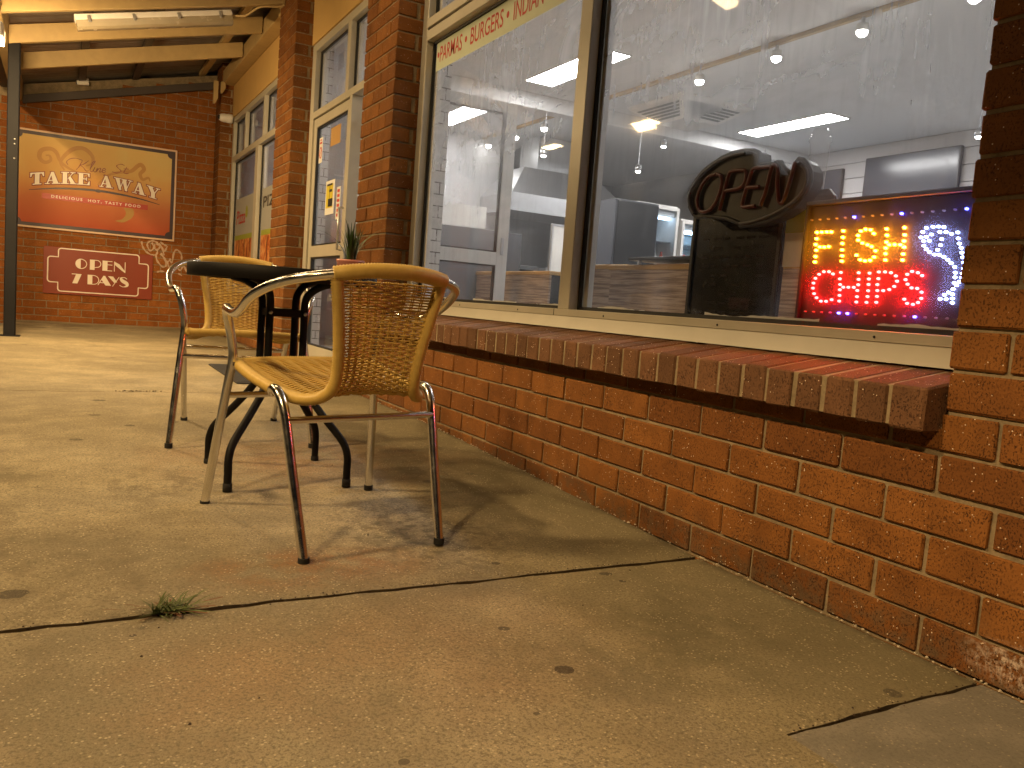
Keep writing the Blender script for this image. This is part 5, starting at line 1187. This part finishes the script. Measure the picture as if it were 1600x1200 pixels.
# ------------------------------------------------------------------ chairs
def chair(loc, rotz, label):
    t = thing('wicker_chair', label, 'chair', loc, (0, 0, rotz), 'wicker and aluminium cafe chairs')
    r = 0.0125
    def both(pts, mk):
        for sgn in (1, -1): mk([(sgn * x, y, z) for x, y, z in pts])
    # front leg runs on up into the armrest; legs and arm loop are separate tubes of one bend
    fl = bez([(.262, .282, .012), (.252, .262, .12), (.240, .236, .25), (.228, .212, .37), (.221, .200, .435), (.222, .200, .475), (.232, .198, .53), (.240, .192, .558)], 5)
    def mkfl(p):
        b = MB(); b.tube(p, r, 14, up=(0, 1, 0)); o = b.build('leg', M['chrome'], t)
        q = MB(); q.tube([Vector(p[0]) + Vector((0, 0, -.012)), Vector(p[0]) + Vector((0, 0, .006))], 0.0142, 12); q.build('rubber_foot', M['rubber'], o)
    for sgn in (1, -1): mkfl([(sgn * p.x, p.y, p.z) for p in fl])
    half = [(.240, .192, .556), (.246, .182, .576), (.254, .155, .587), (.262, .108, .583), (.268, .04, .581), (.274, -.03, .598), (.276, -.09, .626), (.264, -.15, .652), (.236, -.215, .675), (.192, -.268, .690), (.144, -.297, .700)]
    for sgn in (1, -1):
        b = MB(); b.tube([(sgn * p.x, p.y, p.z) for p in bez(half, 6)], r, 14); b.build('armrest', M['chrome'], t)
    rl = bez([(.200, -.06, .388), (.212, -.095, .402), (.214, -.13, .402), (.211, -.158, .380), (.207, -.180, .335), (.200, -.222, .20), (.190, -.285, .012)], 6)
    for sgn in (1, -1): mkfl([(sgn * p.x, p.y, p.z) for p in reversed(rl)])
    b = MB(); b.tube([(-.207, -.184, .335), (.207, -.184, .335)], 0.009, 12); b.build('stretcher', M['chrome'], t)
    b = MB(); b.tube([(-.232, .218, .338), (.232, .218, .338)], 0.009, 12); b.build('stretcher', M['chrome'], t)
    for sgn in (1, -1):
        b = MB(); b.tube([(sgn * .223, .195, .425), (sgn * .196, .19, .423)], 0.012, 10); b.build('seat_mount', M['chrome'], t)
    # wrapped frame: side rails up to the top bar
    rail = bez([(.200, .222, .430), (.206, .17, .424), (.207, .08, .412), (.203, -.01, .402), (.190, -.10, .390), (.162, -.175, .385), (.128, -.216, .398), (.111, -.240, .432), (.112, -.258, .50), (.123, -.275, .58), (.137, -.290, .66), (.142, -.295, .69)], 7)
    def wrapped(P, r0, name, pitch=0.0072):
        # resample by arc length and ripple the radius: one turn of strand per ripple
        L = [0]
        for a, c in zip(P, P[1:]): L.append(L[-1] + (Vector(c) - Vector(a)).length)
        n = int(L[-1] / pitch * 2); Q = []; k = 0
        for i in range(n + 1):
            s_ = L[-1] * i / n
            while k < len(L) - 2 and L[k + 1] < s_: k += 1
            u = (s_ - L[k]) / max(1e-9, L[k + 1] - L[k]); Q.append(Vector(P[k]).lerp(Vector(P[k + 1]), u))
        b = MB(); b.tube(Q, [r0 + (0.0015 if i % 2 else -0.0016) for i in range(n + 1)], 12, smooth=True); return b.build(name, M['wicker'], t)
    for sgn in (1, -1): wrapped([(sgn * p.x, p.y, p.z) for p in rail], 0.0145, 'wrapped_rail')
    top = bez([(-.150, -.293, .699), (-.115, -.306, .706), (-.06, -.317, .713), (0, -.321, .715), (.06, -.317, .713), (.115, -.306, .706), (.150, -.293, .699)], 6)
    wrapped(top, 0.0185, 'wrapped_top_bar')
    wrapped(bez([(-.205, .222, .430), (-.1, .226, .434), (0, .227, .435), (.1, .226, .434), (.205, .222, .430)], 6), 0.013, 'wrapped_front_bar')
    # woven sheet
    path = [(p.x, p.y, p.z) for p in rail]
    L = [0]
    for a, c in zip(path, path[1:]): L.append(L[-1] + (Vector(c) - Vector(a)).length)
    def at(s_):
        k = 0
        while k < len(L) - 2 and L[k + 1] < s_: k += 1
        u = (s_ - L[k]) / max(1e-9, L[k + 1] - L[k]); a = Vector(path[k]).lerp(Vector(path[k + 1]), u)
        tg = (Vector(path[k + 1]) - Vector(path[k])); tg.x = 0; tg.normalize()
        return a, tg
    def surf(u, s_, off_):
        a, tg = at(s_); nrm = Vector((0, -tg.z, tg.y))       # +normal: up for the seat, forwards for the back
        sag = -0.010 * (1 - u * u) * (1 if s_ < L[-1] * .5 else 1.6)
        p = Vector((a.x * u, a.y, a.z)) + nrm * (off_ + sag)
        return p
    NS = 11; SU = [-0.90 + 1.80 * i / (NS - 1) for i in range(NS)]
    s0, s1 = 0.008, L[-1] - 0.004
    def sheet(sa, sb, name):
        st = MB()
        for u in SU:
            for du in (-0.02, 0.02):
                n = int((sb - sa) / .02); st.tube([surf(u + du, sa + (sb - sa) * i / n, 0) for i in range(n + 1)], 0.0019, 5)
        wv = MB(); rows = int((sb - sa) / 0.0072)
        for j in range(rows):
            s_ = sa + (sb - sa) * (j + .5) / rows
            pts = []
            for i in range(NS + 1):
                ua = -0.97 if i == 0 else (SU[i - 1] + SU[i]) / 2 if i < NS else 0.97
                pts.append((ua, 0.0))
                if i < NS:
                    dia = abs((s_ - (s1 - 0.15)) / 0.045) + abs(SU[i] / 0.55) < 1
                    ph = ((i // 2 + j) % 2) if dia else ((i + j) % 2)
                    pts.append((SU[i], 0.0046 if ph else -0.0046))
            wv.tube([surf(u, s_, o_) for u, o_ in pts], 0.0025, 5, caps=False, smooth=True, sx=1.0)
        o = wv.build(name, M['wicker'], t); st.build('stake', M['wicker'], o)
    ssplit = L[0]
    for k in range(len(L)):
        if path[k][2] < .40 and path[k][1] < -.19: ssplit = L[k]
    sheet(s0, ssplit, 'seat'); sheet(ssplit, s1, 'backrest')
    return t
ch1 = chair((-.9198, -.0189, 0.013), math.atan2(0.163, 0.987), 'wicker chair nearest the camera, its back towards us')
ch1.rotation_euler = (R(1.2), R(-1.1), 0.134)
ch2 = dup(ch1, loc=(-.954, 1.238, 0.052), rot=(R(-1.2), 0, math.pi - math.atan2(0.084, 0.9965)))
tag(ch2, 'wicker chair beyond the table, facing the camera')

# ------------------------------------------------------------------ table
tb_ = thing('cafe_table', 'small round black cafe table between the two wicker chairs', 'table', (-.948, .535, 0.028), group=None)
b = MB(); b.lathe([(0, .664), (.285, .664), (.2905, .656), (.3015, .656), (.303, .658), (.303, .696), (.301, .698), (0.0, .698)], (0, 0, 0), 72); b.build('tabletop', M['black_metal'], tb_)
for sx in (1, -1):
    for sy in (1, -1):
        p = bez([(.188, .195, .010), (.188, .195, .06), (.187, .192, .105), (.172, .176, .150), (.120, .126, .222), (.074, .085, .292), (.058, .066, .335), (.056, .062, .40), (.056, .062, .50), (.056, .062, .59), (.068, .078, .625), (.100, .115, .652), (.140, .155, .664)], 5)
        b = MB(); b.tube([(sx * q.x, sy * q.y, q.z) for q in p], 0.0125, 12); o = b.build('leg', M['black_metal'], tb_)
        b = MB(); b.lathe([(0, -.010), (.0145, -.010), (.0145, .014), (.013, .016)], (sx * .188, sy * .195, .010), 12); b.build('rubber_foot', M['rubber'], o)
for z in (0.555, 0.36):
    for sy in (1, -1):
        b = MB(); b.box(-.056, .056, sy * .062 - .003, sy * .062 + .003, z - .012, z + .012, .001); b.build('cross_bar', M['black_metal'], tb_)
    for sx in (1, -1):
        b = MB(); b.box(sx * .056 - .003, sx * .056 + .003, -.0585, .0585, z - .012, z + .012, .001); b.build('cross_bar', M['black_metal'], tb_)
for sx in (1, -1):
    b = MB(); b.lathe([(0, -.004), (.006, -.004), (.006, .002)], (sx * .056, -.0755, .555), 10, 'y'); b.build('bolt', M['steel'], tb_)

# ------------------------------------------------------------------ pot plant
M['pot_pink'] = simple('pink_glazed_pot', (0.58, 0.24, 0.19), 0.35, grime=0.25, scale=60); M['leaf'] = simple('strappy_leaf', (0.05, 0.095, 0.022), 0.45, grime=0.4, scale=20)
pp = thing('pot_plant', 'spiky grass-like plant in a pink pot on the round table', 'pot plant', (-.715, .575, .7265))
b = MB(); b.lathe([(0, 0), (.038, 0), (.043, .006), (.046, .043), (.0485, .046), (.0485, .053), (.043, .053), (.041, .044), (0, .043)], (0, 0, 0), 32); b.build('pot', M['pot_pink'], pp)
b = MB(); b.lathe([(0, .0455), (.041, .0445)], (0, 0, 0), 20); b.build('soil', M['soil'], pp)
b = MB(); rl_ = random.Random(3)
for i in range(64):
    a = rl_.uniform(0, 2 * math.pi); ln = rl_.uniform(.09, .155) * (1.0 if i > 14 else 1.25); lean = rl_.uniform(.02, .38) if i > 14 else rl_.uniform(.5, 1.0)
    r0 = rl_.uniform(0, .02); cx, cy = math.cos(a), math.sin(a); pts = []
    for k in range(9):
        t = k / 8; out = r0 + ln * lean * (t ** 1.6); up = ln * t * (1 - .32 * lean * t * t)
        pts.append(Vector((cx * out, cy * out, .045 + up)))
    sd = Vector((-cy, cx, 0)); w0 = rl_.uniform(.0016, .0027)
    ws = [w0 * (0.8 + .5 * math.sin(math.pi * min(1, k / 8 + .2))) * (1 - (k / 8) ** 3) + .00025 for k in range(9)]
    vs = []
    for p, w_ in zip(pts, ws): vs += [p - sd * w_, p + Vector((0, 0, -.0006)) , p + sd * w_]
    fs = []
    for k in range(8):
        for q in (0, 1): fs.append((3 * k + q, 3 * k + q + 1, 3 * k + q + 4, 3 * k + q + 3))
    b.add(vs, fs, .5, True)
b.build('leaves', M['leaf'], pp)

# ------------------------------------------------------------------ doormat, weed, debris
M['mat'] = simple('dark_rubber_mat', (0.035, 0.035, 0.038), 0.8, grime=0.3, bumpy=1, scale=120)
dm = MB(); z0 = gz(3.4) + .001
dm.box(-.66, -.03, 2.88, 4.0, 0, .010, .002, fn=lambda p: (p[0], p[1], p[2] + gz(p[1]) + .0015))
dmo = dm.build('doormat', M['mat']); tag(dmo, 'dark ribbed doormat outside the shop door', 'doormat')
rb = MB()
for i in range(36): x = -.648 + i * .017; rb.box(x, x + .008, 2.90, 3.98, .0105, .0135, fn=lambda p: (p[0], p[1], p[2] + gz(p[1]) + .0015))
rb.build('ribs', M['mat'], dmo)
M['weed'] = simple('weed_blade', (0.10, 0.13, 0.025), 0.6, grime=0.4, scale=50); M['weed_dry'] = simple('dry_seed_head', (0.16, 0.07, 0.03), 0.8)
wd = thing('weed', 'small green grass weed growing in the path joint', 'weed', (-1.392, -.532, -.002))
for nm, mat, n, lo, hi, hz in (('blades', M['weed'], 150, .035, .078, .95), ('seed_heads', M['weed_dry'], 14, .05, .095, .35)):
    b = MB()
    for i in range(n):
        a = rl_.uniform(0, 2 * math.pi); ln = rl_.uniform(lo, hi); s_ = abs(math.cos(a)); ln *= .65 + .5 * s_
        tilt = rl_.uniform(.1, hz); cx, cy = math.cos(a), math.sin(a); ox, oy = rl_.uniform(-.03, .03), rl_.uniform(-.006, .006); pts = []
        for k in range(6):
            t = k / 5; pts.append(Vector((ox + cx * ln * t * math.cos(tilt), oy + cy * ln * t * math.cos(tilt), ln * math.sin(tilt) * t * (1.25 - .6 * t) + .002)))
        sd = Vector((-cy, cx, 0)); w0 = .0014 if nm == 'blades' else .0007
        vs = []
        for k, p in enumerate(pts): w_ = w0 * (1 - (k / 5) ** 2 * .85) if nm == 'blades' else w0 * (1 + 1.6 * (k >= 4)); vs += [p - sd * w_, p + sd * w_ + Vector((0, 0, .0005))]
        b.add(vs, [(2 * k, 2 * k + 1, 2 * k + 3, 2 * k + 2) for k in range(5)], .5, False)
    b.build(nm, mat, wd)
M['grit'] = simple('pale_grit', (0.55, 0.47, 0.36), 0.9, grime=0.5); M['litter'] = simple('dark_litter', (0.05, 0.03, 0.02), 0.9)
def chips(n, place, r0, r1, name, mat, label):
    b = MB()
    for i in range(n):
        x, y = place(i); r = rl_.uniform(r0, r1); z = gz(y) + r * .25; k = rl_.randint(5, 7); ph = rl_.random() * 6
        base = [(x + r * rl_.uniform(.6, 1.2) * math.cos(ph + 2 * math.pi * j / k), y + r * rl_.uniform(.6, 1.2) * math.sin(ph + 2 * math.pi * j / k)) for j in range(k)]
        b.add([(u, v, z - r * .3) for u, v in base] + [(x + (u - x) * .6, y + (v - y) * .6, z + r * .35) for u, v in base], [tuple(range(k, 2 * k))] + [(j, (j + 1) % k, k + (j + 1) % k, k + j) for j in range(k)])
    return tag(b.build(name, mat), label, kind='stuff')
chips(260, lambda i: (-abs(rl_.gauss(0, .008)) - .003, rl_.uniform(-2.2, 2.2)), .0012, .0045, 'mortar_crumbs', M['grit'], 'crumbs of mortar along the foot of the wall')
def joint_pt(i):
    if i % 4 == 0: return (rl_.uniform(-.54, -.02), -1.345 + rl_.gauss(0, .006))
    return (rl_.uniform(-1.9, -.02), -.53 + rl_.gauss(0, .006))
chips(150, joint_pt, .0008, .0028, 'joint_litter', M['litter'], 'dark crumbs lying along the path joints')
chips(70, lambda i: (rl_.uniform(-1.9, -.1), rl_.uniform(-1.6, 2.2)), .001, .0032, 'path_grit', M['litter'], 'scattered specks of grit on the path')
chips(26, lambda i: (-1.25 + rl_.gauss(0, .05), 2.475 + rl_.gauss(0, .006)), .003, .007, 'joint_weeds', M['litter'], 'tiny dry tufts in the far path joint')
